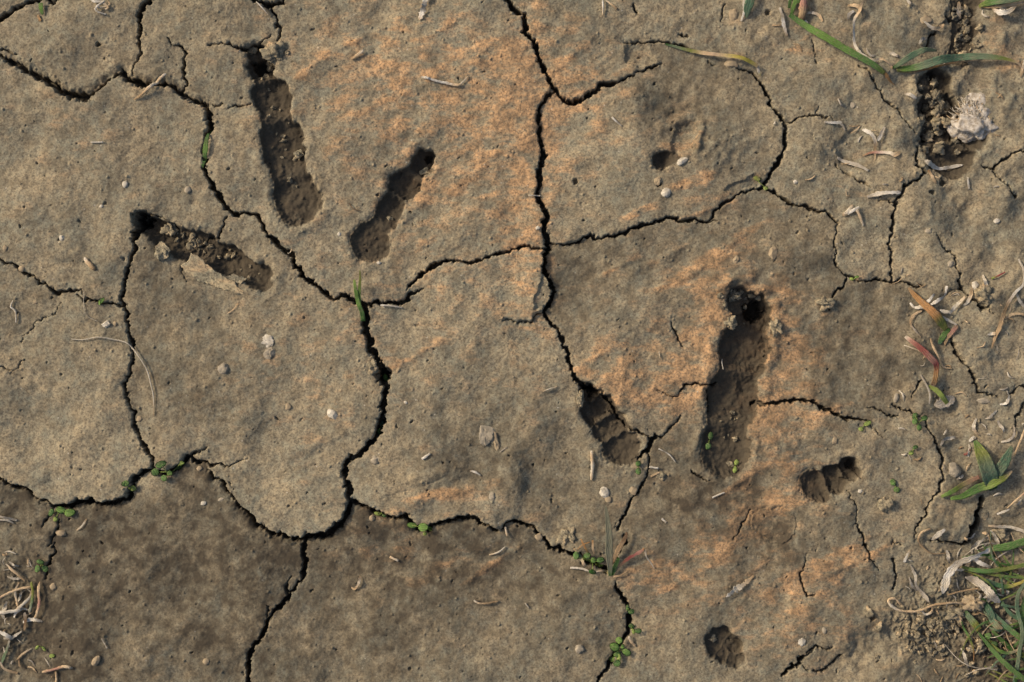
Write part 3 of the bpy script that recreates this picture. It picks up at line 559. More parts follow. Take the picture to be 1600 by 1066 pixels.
def oval_leaf(name, px, py, rx, ry, ang, h, col, parent, tilt=(0, 0), mat=None):
    V = []; F = []; cols = []; acr = []; rings = 4; K = 18; rx *= 1.02*(0.93+0.14*abs(sin(px*3.1))); ry *= 1.02*(0.9+0.16*abs(sin(py*2.3))); c, s = cos(radians(ang)), sin(radians(ang)); z0 = gh(px, py, 2)+h
    def add(x, y, z): 
        X_ = x*c - y*s; Y_ = x*s + y*c
        V.append(w3(px+X_, py+Y_, z0+z+tilt[0]*X_+tilt[1]*Y_)); acr.append(0.5+0.5*y/max(ry, .1))
        k = 1.0 + 0.25*(1-min(1, abs(y)/(ry*0.5))) ; cols.append(tuple(v_*k for v_ in COL[col]))
    for side in (1, -1):
        for r in range(1, rings+1):
            f = r/rings
            for k in range(K):
                a = 2*pi*k/K; rr = 1+0.03*sin(3*a+px); add(rx*f*cos(a)*rr, ry*f*sin(a)*rr, side*0.35*(1-f**2) + 0.35*(1-f*f) + 0.9*abs(sin(a))*f - 0.5*(f*cos(a))**2)
        add(0, 0, side*0.35+0.1)
    off = rings*K+1
    for sd, o0 in ((0, 0), (1, off)):
        for r in range(rings-1):
            for k in range(K):
                a = o0+r*K+k; b = o0+r*K+(k+1) % K; f = (a, b, b+K, a+K); F.append(f if sd else f[::-1])
        for k in range(K):
            f = (o0+k, o0+(k+1) % K, o0+rings*K); F.append(f[::-1] if sd else f)
    for k in range(K):
        a = (rings-1)*K+k; b = (rings-1)*K+(k+1) % K; F.append((a, a+off, b+off, b))
    return link(name, mesh_from(name, V, F, cols, acr), mat or m_leaf, parent)

ICO = {}
def ico(sub):
    if sub not in ICO:
        import bmesh; bm = bmesh.new(); bmesh.ops.create_icosphere(bm, subdivisions=sub, radius=1)
        ICO[sub] = (np.array([v_.co[:] for v_ in bm.verts]), [tuple(v_.index for v_ in f.verts) for f in bm.faces]); bm.free()
    return ICO[sub]
def n3(p, sc, seed):
    x, y, z = p[:, 0]*sc, p[:, 1]*sc, p[:, 2]*sc
    return (perlin(x+z*0.7, y+z*0.3, 1, seed)+perlin(y+x*0.2, z-x*0.5, 1, seed+1)+perlin(z+50, x+y*0.5, 1, seed+2))/1.6
def lump_mesh(name, rx, ry, rz, seed, sub=3, amp=0.28, facet=0.0):
    V, F = ico(sub); r = 1 + amp*n3(V, 1.3, seed) + amp*0.5*n3(V, 3.1, seed+5) + amp*0.22*n3(V, 7.0, seed+9)
    P = V*r[:, None]
    if facet:
        rr = np.random.default_rng(seed)
        for _ in range(7):
            d = rr.normal(size=3); d /= np.linalg.norm(d); k = 1-facet*rr.uniform(0.5, 1.2); s_ = P@d; P = P - np.maximum(s_-k, 0)[:, None]*d
    P = P*np.array([rx, ry, rz])*S
    return mesh_from(name, P.tolist(), F, smooth=not facet)
def stone(name, px, py, rx, ry, ang, label, cat='stone', mat=None, rz=None, sink=0.35, amp=0.22, facet=0.0, group=None, dz=0):
    rx *= 0.9; ry *= 0.9; sink = min(0.6, sink+0.13); rz = rz or min(rx, ry)*(0.5 if name == 'pebble' else 0.7)
    m = lump_mesh(name, rx, ry, rz, int(px*3+py), 3 if max(rx, ry) < 9 else 4, amp, facet); m.materials.append(mat or m_pale)
    o = bpy.data.objects.new(name, m); scene.collection.objects.link(o); o.rotation_euler = (0, 0, -radians(ang))
    o.location = w3(px, py, gh(px, py)+rz*(1-2*sink)+dz); return tag(o, label, cat, group)

# ------------------------------------------------------------------ clover seedlings: stem base, leaves (x, y, rx, ry, angle, colour)
def seedling(bx, by, leaves, label, group="round leaved seedlings in the cracks", h=5, stem='lime'):
    t = empty('seedling', bx, by, label, 'seedling', group)
    rr = random.Random(int(bx+by))
    for (x, y, rx, ry, a, c) in leaves:
        hh = h + rr.uniform(-1, 2.5)
        oval_leaf('leaf', x, y, rx, ry, a, hh, c, t, (rr.uniform(-.25, .25), rr.uniform(-.25, .25)))
        mxp, myp = (bx+x)/2, (by+y)/2
        hb = gh(bx, by); hx = gh(x, y, 2)
        strip('stem', [(bx, by, hb-1, 1.5, stem), (mxp, myp, (hb+hx+hh)/2+0.5, 1.4, stem), (x, y, hx+hh+0.3, 1.2, stem)], m_leaf, t, flat=0.9, cup=0, abs_h=True) if False else \
        strip('stem', [(bx, by, 0, 1.6, stem), (mxp, myp, hh*0.6, 1.4, stem), (x, y, hh-0.6, 1.2, stem)], m_leaf, t, flat=0.9, cup=0, sub=4)
    return t
seedling(92, 798, [(80,801,4,6,20,'green'),(95,797,8,5.5,10,'bright'),(109,801,8,6,-10,'bright'),(87,811,3.5,4,0,'lime')], "green seedling with two broad leaves at the left end of the bottom left crack")
seedling(262, 737, [(254,725,8,5.5,-20,'green'),(242,738,6,6.5,60,'green')], "pair of round green leaves just left of the row of four small leaves")
seedling(268, 737, [(257,747,5,5,40,'green'),(265,739,4.5,4.5,20,'bright'),(275,732,6,5,-25,'green'),(283,724,4.5,3.5,-10,'lime')], "row of four small round leaves climbing right along the crack below the big left plate")
seedling(203, 762, [(198,755,4.5,6,80,'green'),(207,763,6,4,10,'lime'),(202,767,4,3.5,-30,'green')], "tiny three leaved seedling on the crack left of the row of four leaves")
seedling(660, 822, [(644,821,8,5,5,'bright'),(662,823,8,6,0,'bright'),(672,829,5,4,30,'green'),(664,834,3,3,0,'lime')], "seedling with two bright round leaves in the long crack below the middle plate")
seedling(598, 592, [(599,591,7,4,65,'bright')], "single bright green leaf down in the dark hole of the central crack", h=9)
seedling(594, 668, [(595,664,3,7,15,'teal'),(590,676,3,5,-15,'green')], "dark green leaves deep in the central crack above its bend to the left", h=4)
seedling(65, 882, [(63,878,6,4,10,'green'),(58,889,4.5,6,15,'green'),(70,889,5,6,-40,'green')], "three leaved seedling beside the dry stalks at the left edge")
seedling(1110, 691, [(1112,682,4,6.5,10,'green'),(1108,698,4.5,6,15,'green')], "pair of round leaves standing on the left edge of the largest toe print")
seedling(1151, 728, [(1153,724,3.6,5.5,15,'lime'),(1150,735,3.4,5.5,10,'lime')], "pair of yellow green leaves at the foot of the largest toe print")
seedling(997, 727, [(997,724,4,5.5,5,'green'),(997,736,4.2,5.5,-10,'green')], "pair of green leaves stacked beside the lower end of the small ringed toe print")
seedling(926, 880, [(917,867,6,4.5,-10,'green'),(922,880,6.5,6,30,'green'),(927,874,4,5,0,'bright'),(938,874,6,5,-5,'green'),(938,885,5.5,5,0,'bright'),(900,867,5,6,0,'green'),(925,892,6,4,20,'dgreen'),(911,876,5,3.5,30,'green')], "dense cluster of round seedling leaves left of the tall grass blade", h=7)
seedling(983, 957, [(986,955,5.5,4.5,0,'green'),(981,950,3,5,0,'green')], "small dark leaf pair in the crack, uppermost below the tall grass plant", h=6)
seedling(986, 983, [(987,979,5.5,4,40,'green'),(997,985,5.5,4.5,5,'green'),(990,986,3,4,0,'lime')], "two leaved seedling on the right lip of the crack just above a short straw", h=6)
seedling(967, 1016, [(967,999,5.5,5,10,'bright'),(960,1010,8,6.5,30,'bright'),(979,1019,8,6,35,'bright'),(964,1022,6,4.5,0,'bright'),(957,1032,4.5,4,0,'bright'),(964,1036,6,5,-40,'green'),(967,1027,3.5,6,0,'lime'),(973,1010,3,4,0,'bright')], "largest leafy seedling filling the crack at the bottom of the picture", h=8)
seedling(1434, 660, [(1428,650,4.5,6,40,'green'),(1442,653,6,4.5,-10,'green'),(1432,667,4.5,5,0,'green'),(1426,658,4,5,0,'green')], "four leaved seedling at the top of the crack left of the broad leaved grass plant")
seedling(1425, 703, [(1427,698,4.5,3.5,-10,'green'),(1421,707,4.5,3.5,-20,'lime')], "very small pale seedling below the four leaved one near the right")
seedling(1397, 758, [(1394,753,4.5,5,-20,'green'),(1400,765,4.5,5,20,'green')], "faint small green leaf pair between the smallest toe print and the broad leaved grass plant", h=2)
seedling(1350, 664, [(1344,670,4,3.5,0,'lime'),(1354,661,7,4,-25,'lime')], "yellow green sprout at the right end of the crack beside the largest toe print", h=2)
seedling(160, 473, [(158,473,2.5,4,0,'bright'),(163,470,5,3,-60,'bright')], "bright tiny sprout in the crack at the left between dry flakes", h=3)
seedling(1186, 284, [(1183,279,6,3.5,20,'olive'),(1197,294,4,3,0,'lime')], "olive sprout at the crack junction under the curved crack", h=1)
seedling(1333, 437, [(1330,436,3.5,2.5,10,'lime'),(1337,433,3.5,2.2,-10,'bright')], "minute green sprout on the small crack junction at the right", h=2)
seedling(61, 1011, [(58,1012,2.5,4,40,'lime'),(68,1014,2.5,5,-30,'lime')], "tiny lime sprout at the lower left corner above the fork shaped straw", h=3)
seedling(84, 1024, [(81,1025,5,3,-10,'lime')], "single lime leaf just right of the tiny sprout at the lower left corner", h=2)
seedling(597, 802, [(590,803,6,3,15,'lime'),(600,806,4,2.5,25,'green')], "flat yellow green sprout in the crack left of the two bright round leaves", h=3)
seedling(1548, 1000, [(1543,993,5,6,0,'green'),(1552,1006,6,5,0,'green')], "small round leaves hidden under the long grass at the lower right", h=6)

# ------------------------------------------------------------------ green grass plants
def plant(name, bx, by, parts, label, cat, group=None):
    t = empty(name, bx, by, label, cat, group)
    for p in parts:
        nm, path, mat = p[0], p[1], p[2]; kw = p[3] if len(p) > 3 else {}
        strip(nm, path, mat, t, **kw)
    return t
L, D = m_leaf, m_dry
plant('grass_shoot', 567, 500, [('blade', [(568,502,2,7,'dgreen'),(567,490,6,7,'green'),(562,475,11,6.5,'bright'),(558,455,15,5.5,'bright'),(556,438,18,3.5,'lime')], L),
   ('blade', [(568,500,3,5,'green'),(564,480,8,4.5,'bright'),(563,460,13,5,'bright'),(565,440,17,4,'olive'),(565,424,20,1.5,'olive')], L)], "two bright green blades rising from the main crack junction at the centre left", 'grass')
plant('grass_shoot', 324, 235, [('blade', [(316,262,-2,4,'dgreen'),(320,248,2,6,'green'),(323,232,4,8,'bright'),(325,218,4,5,'green'),(329,202,2,2.5,'dgreen')], L)], "narrow green blade lying inside the vertical crack near the upper left", 'grass')
plant('grass_shoot', 66, 15, [('blade', [(64,5,3,6,'green'),(65,14,4,7,'bright'),(67,23,2,4,'green')], L), ('dead_tip', [(60,24,1,4,'tan'),(63,34,1,5,'orange')], D)], "stubby green shoot at the top left beside the crack", 'grass')
plant('grass_plant', 954, 898, [
   ('blade', [(953,899,2,5,'green'),(952,885,10,8,'haze'),(950,860,22,11,'haze'),(949,830,34,10,'haze'),(946,805,44,7,'haze'),(943,785,50,2,'haze')], L, dict(flat=.1, cup=.25)),
   ('blade', [(955,898,2,5,'dgreen'),(960,885,6,7,'green'),(966,870,10,4,'bright')], L, dict(cup=.3)),
   ('dead_blade', [(956,880,4,5,'brown'),(964,862,8,9,'tan'),(975,840,10,8,'brown'),(978,830,9,3,'brown')], D),
   ('red_blade', [(956,898,2,4,'straw'),(967,886,5,4,'tan'),(983,872,9,5,'red'),(1000,861,12,5,'pink'),(1006,855,12,4,'orange')], D),
   ('dead_tip', [(1006,857,11,4,'straw'),(1010,868,8,2.5,'pale'),(1017,880,4,2.5,'pale'),(1023,888,1,1.5,'straw')], D),
   ('dead_blade', [(953,896,3,7,'olive'),(942,892,4,3,'straw'),(925,892,5,2.5,'pale'),(908,888,4,3.5,'pale'),(892,886,2,3.5,'white')], D),
   ('dead_blade', [(896,857,6,4,'tan'),(904,868,9,6,'grey'),(911,878,9,5,'straw'),(915,886,5,2,'tan')], D),
   ('dead_blade', [(921,866,4,2,'olive'),(915,855,8,3,'orange'),(908,841,10,2.5,'orange')], D),
   ('dead_blade', [(928,866,4,2.5,'tan'),(927,855,9,4,'straw'),(926,843,11,3,'orange')], D),
   ('dead_blade', [(901,858,6,2,'tan'),(910,850,9,2,'orange'),(921,845,10,1.5,'orange')], D),
   ('dead_blade', [(957,900,2,3,'straw'),(970,897,4,3,'tan'),(980,892,5,2,'tan')], D)],
   "grass plant with one tall grey green blade and one red dying blade, lower centre", 'grass plant')
plant('grass_plant', 1234, 25, [('blade', [(1233,24,2,6,'dgreen'),(1245,34,7,9,'green'),(1270,52,12,11,'bright'),(1305,73,13,11,'bright'),(1340,93,10,10,'green'),(1365,108,7,9,'green'),(1378,117,5,7,'olive')], L, dict(cup=.35)),
   ('dead_tip', [(1372,112,6,8,'olive'),(1382,120,5,7,'orange'),(1391,128,3,4,'orange'),(1397,133,2,1,'tan')], D)], "long straight bright green blade with orange tip crossing the upper right", 'grass')
plant('grass_tuft', 1238, 10, [('blade', [(1236,28,1,4,'dgreen'),(1239,10,6,7,'bright'),(1247,-8,10,5,'green')], L), ('blade', [(1232,14,2,4,'dgreen'),(1234,0,6,6,'green'),(1240,-14,8,4,'green')], L),
   ('blade', [(1246,6,3,4,'green'),(1256,-4,7,5,'bright'),(1262,-16,8,4,'bright')], L)], "clump of short green blades cut by the top edge above the long bright blade", 'grass')
plant('grass_plant', 1394, 107, [
   ('blade', [(1393,108,1,4,'dgreen'),(1404,101,6,8,'grey'),(1422,89,11,10,'teal'),(1442,80,12,8,'grey'),(1464,79,8,3,'teal')], L),
   ('blade', [(1398,109,1,6,'olive'),(1415,109,3,9,'bright'),(1440,104,7,12,'grey'),(1465,96,10,13,'teal'),(1500,90,13,11,'teal'),(1540,90,12,9,'grey'),(1570,94,8,5,'olive'),(1590,101,4,3,'straw'),(1597,112,2,3,'straw')], L, dict(cup=.3)),
   ('dead_blade', [(1400,112,0,5,'olive'),(1425,113,1,4,'tan'),(1450,109,2,3.5,'orange'),(1472,102,3,3,'orange'),(1500,96,5,2.5,'tan'),(1530,95,4,2,'straw')], D)],
   "grass plant with two bluish green arching blades at the upper right", 'grass plant')
plant('grass_tuft', 1590, 3, [('blade', [(1531,9,4,5,'olive'),(1545,5,7,11,'green'),(1570,3,10,11,'grey'),(1610,-6,14,10,'green')], L), ('dead_blade', [(1532,11,3,3,'orange'),(1560,11,5,4,'straw'),(1600,4,7,4,'straw')], D)], "broad green blade entering at the top right corner", 'grass')
plant('grass_plant', 1045, 69, [('blade', [(1040,69,1,3,'dgreen'),(1058,74,3,4,'grey'),(1078,80,6,5.5,'olive'),(1100,85,8,6,'straw'),(1120,88,9,5.5,'straw'),(1150,92,10,5.5,'yellow'),(1172,100,9,6,'yellow'),(1183,106,7,5,'straw')], L, dict(cup=.3)),
   ('dead_tip', [(1182,104,7,5,'straw'),(1184,112,4,4,'pale'),(1187,117,2,2,'yellow')], D)], "slender yellowing blade arching right from the crack at the upper centre right", 'grass')
plant('grass_plant', 1170, 5, [('blade', [(1166,28,1,3,'grey'),(1167,16,5,12,'teal'),(1171,2,8,14,'teal'),(1176,-15,8,10,'grey')], L), ('dead_sheath', [(1158,34,1,3,'pale'),(1162,18,4,4,'white'),(1163,0,5,5,'pale'),(1163,-12,5,4,'pale')], D)], "short teal blade with a white sheath at the top edge", 'grass')
plant('grass_plant', 1472, 522, [
   ('orange_blade', [(1418,450,7,3,'tan'),(1426,461,9,8,'orange'),(1440,476,10,11,'orange'),(1456,492,9,14,'orange'),(1467,504,7,14,'olive'),(1477,515,3,8,'yellow')], L, dict(cup=.2)),
   ('blade', [(1483,514,1,6,'dgreen'),(1476,521,3,9,'green'),(1470,530,3,9,'green'),(1468,538,1,5,'teal')], L),
   ('dead_blade', [(1450,482,5,5,'white'),(1440,479,6,8,'pale'),(1428,482,5,6,'white'),(1420,474,3,3,'white')], D, dict(twist=.5)),
   ('dead_blade', [(1458,460,4,4,'pale'),(1450,470,6,6,'white'),(1440,476,6,5,'pale')], D, dict(twist=.6)),
   ('dead_blade', [(1477,447,3,4,'white'),(1473,462,6,6,'pale'),(1462,472,7,7,'white'),(1447,478,6,4,'white')], D, dict(twist=.6)),
   ('dead_blade', [(1506,463,3,4,'straw'),(1494,475,6,7,'pale'),(1482,487,6,8,'pale'),(1466,485,5,6,'white')], D, dict(twist=.5)),
   ('dead_blade', [(1455,487,7,4,'white'),(1466,494,8,6,'white'),(1480,501,6,5,'pale'),(1494,509,3,3,'pale')], D),
   ('dead_blade', [(1440,484,2,3,'straw'),(1427,493,3,5,'straw'),(1421,505,3,3.5,'tan'),(1427,517,2,3,'gdry'),(1436,527,1,2,'tan')], D),
   ('dead_blade', [(1496,508,2,5,'tan'),(1488,516,4,9,'pink'),(1480,530,3,7,'tan'),(1476,540,1,3,'tan')], D)],
   "star shaped plant with one orange blade and curled white dead blades at the right", 'grass plant')
plant('grass_plant', 1456, 605, [
   ('red_blade', [(1412,526,2,5,'pale'),(1420,533,6,7,'pink'),(1436,547,9,9,'red'),(1450,561,11,10,'pink'),(1458,570,11,9,'red'),(1459,585,7,8,'orange'),(1456,602,2,9,'brown')], L, dict(cup=.25)),
   ('blade', [(1449,603,2,5,'olive'),(1462,611,4,8,'lime'),(1471,621,7,8,'lime'),(1483,635,5,6,'olive')], L),
   ('dead_blade', [(1444,561,1,3,'tan'),(1438,552,2,2,'tan'),(1412,540,1,2,'pale')], D),
   ('dead_blade', [(1437,585,1,2.5,'gdry'),(1445,600,4,3.5,'gdry'),(1450,615,4,3,'pale'),(1450,631,1,2.5,'gdry')], D)],
   "plant with a folded crimson blade turning olive at its base near the right edge", 'grass plant')
plant('dry_leaf', 1478, 627, [('blade', [(1459,634,1,10,'gdry'),(1470,630,3,21,'gdry'),(1482,625,4,21,'gdry'),(1491,619,2,10,'gdry')], D, dict(flat=.1, cup=.2))], "oval grey striped dry leaf under the olive end of the crimson blade", 'dry leaf')
plant('grass_plant', 1546, 755, [
   ('blade', [(1552,765,3,12,'dgreen'),(1545,748,9,25,'teal'),(1536,728,13,25,'grey'),(1527,706,12,19,'olive'),(1521,688,7,6,'green')], L, dict(cup=.25, flat=.08)),
   ('blade', [(1545,757,2,12,'teal'),(1556,735,7,18,'grey'),(1567,716,9,15,'teal'),(1577,697,6,5,'grey')], L, dict(cup=.2)),
   ('blade', [(1578,735,8,4,'straw'),(1565,746,9,10,'olive'),(1545,756,9,14,'lime'),(1525,763,8,13,'green'),(1503,774,7,9,'bright'),(1482,778,4,5,'bright')], L, dict(cup=.3)),
   ('blade', [(1530,745,4,6,'pink'),(1513,752,7,8,'tan'),(1495,761,7,8,'olive'),(1480,769,5,7,'bright'),(1467,775,3,4,'lime')], L),
   ('sheath', [(1515,689,2,5,'white'),(1519,684,3,8,'pale'),(1522,688,2,5,'straw')], D),
   ('red_stem', [(1506,712,1,4,'red'),(1512,707,3,4,'red'),(1517,702,2,3,'brown')], D)],
   "broad leaved dark green grass plant with lime lower blades near the right edge", 'grass plant')
plant('grass_clump', 1585, 905, [
   ('blade', [(1543,858,3,4.8,'teal'),(1556,857,9,10.4,'green'),(1578,853,12,12.0,'green'),(1610,842,14,11.2,'green')], L),
   ('blade', [(1505,887,3,4.0,'olive'),(1522,891,8,7.2,'green'),(1545,892,12,7.2,'green'),(1575,888,15,6.4,'olive'),(1610,878,17,6.4,'green')], L),
   ('blade', [(1522,893,3,3.2,'green'),(1550,898,9,4.0,'olive'),(1575,901,12,4.0,'green'),(1610,904,13,3.2,'olive')], L),
   ('blade', [(1524,899,3,3.2,'dgreen'),(1545,909,6,7.2,'teal'),(1570,917,9,7.2,'green'),(1590,912,12,4.8,'yellow'),(1612,900,13,4.0,'olive')], L),
   ('blade', [(1606,900,16,4.0,'grey'),(1588,928,18,6.4,'grey'),(1588,955,18,6.4,'teal'),(1592,985,17,6.4,'grey'),(1588,1020,14,6.4,'grey'),(1580,1075,9,6.4,'teal')], L),
   ('blade', [(1508,955,2,6.4,'dgreen'),(1516,966,6,10.4,'grey'),(1523,975,7,11.2,'olive'),(1530,984,4,8.0,'yellow')], L),
   ('blade', [(1536,935,2,6.4,'dgreen'),(1546,955,7,11.2,'teal'),(1552,972,9,11.2,'grey'),(1562,984,7,10.4,'tan')], L),
   ('blade', [(1503,972,2,2.4,'green'),(1511,990,5,4.0,'green'),(1517,1005,5,3.2,'olive'),(1521,1022,4,2.4,'orange'),(1522,1034,2,0.8,'orange')], L),
   ('blade', [(1526,985,4,3.2,'dgreen'),(1543,1008,10,6.4,'green'),(1565,1033,13,8.0,'green'),(1600,1062,16,7.2,'green'),(1620,1078,16,4.8,'green')], L),
   ('blade', [(1538,990,4,3.2,'olive'),(1549,1008,8,4.8,'olive'),(1568,1018,11,4.8,'green'),(1590,1013,12,4.0,'straw'),(1612,1004,12,3.2,'olive')], L),
   ('blade', [(1543,945,4,4.8,'dgreen'),(1560,968,9,8.0,'teal'),(1585,990,12,8.8,'green'),(1615,1014,13,7.2,'green')], L),
   ('blade', [(1550,985,3,4.8,'green'),(1575,1010,6,7.2,'dgreen'),(1615,1042,9,7.2,'teal')], L),
   ('blade', [(1560,930,3,4.0,'green'),(1580,960,8,6.4,'teal'),(1612,975,12,7.2,'dgreen')], L),
   ('blade', [(1612,915,9,4.8,'green'),(1597,950,12,6.4,'green'),(1603,1000,12,7.2,'dgreen'),(1600,1050,12,6.4,'green'),(1605,1090,10,4.8,'green')], L)],
   "large clump of long green grass blades spilling in from the lower right edge", 'grass clump')

rg = random.Random(99); gc = bpy.data.objects['grass_clump']
for k in range(60):                                              # thin tangled blades and dead fibres inside the clump
    x0, y0 = rg.uniform(1555, 1625), rg.uniform(850, 1085); a_ = rg.uniform(0.6, 1.4)*pi if rg.random() < .6 else rg.uniform(0, 2*pi); Ln = rg.uniform(30, 85); bd = rg.uniform(-.8, .8)
    dead = rg.random() < 0.5; cs = rg.choice([('tan', 'straw'), ('gdry', 'pale'), ('brown', 'tan')]) if dead else rg.choice([('dgreen', 'green'), ('teal', 'grey'), ('olive', 'green'), ('green', 'olive')])
    pts = []
    for i_ in range(4):
        f_ = i_/3; pts.append((x0+cos(a_+bd*f_)*Ln*f_, y0-sin(a_+bd*f_)*Ln*f_, 2+9*sin(pi*(0.15+0.8*f_)), (2.2 if dead else 4.2)*(1.1-f_*0.75), cs[i_ // 2]))
    strip('dead_blade' if dead else 'blade', pts, D if dead else L, gc)

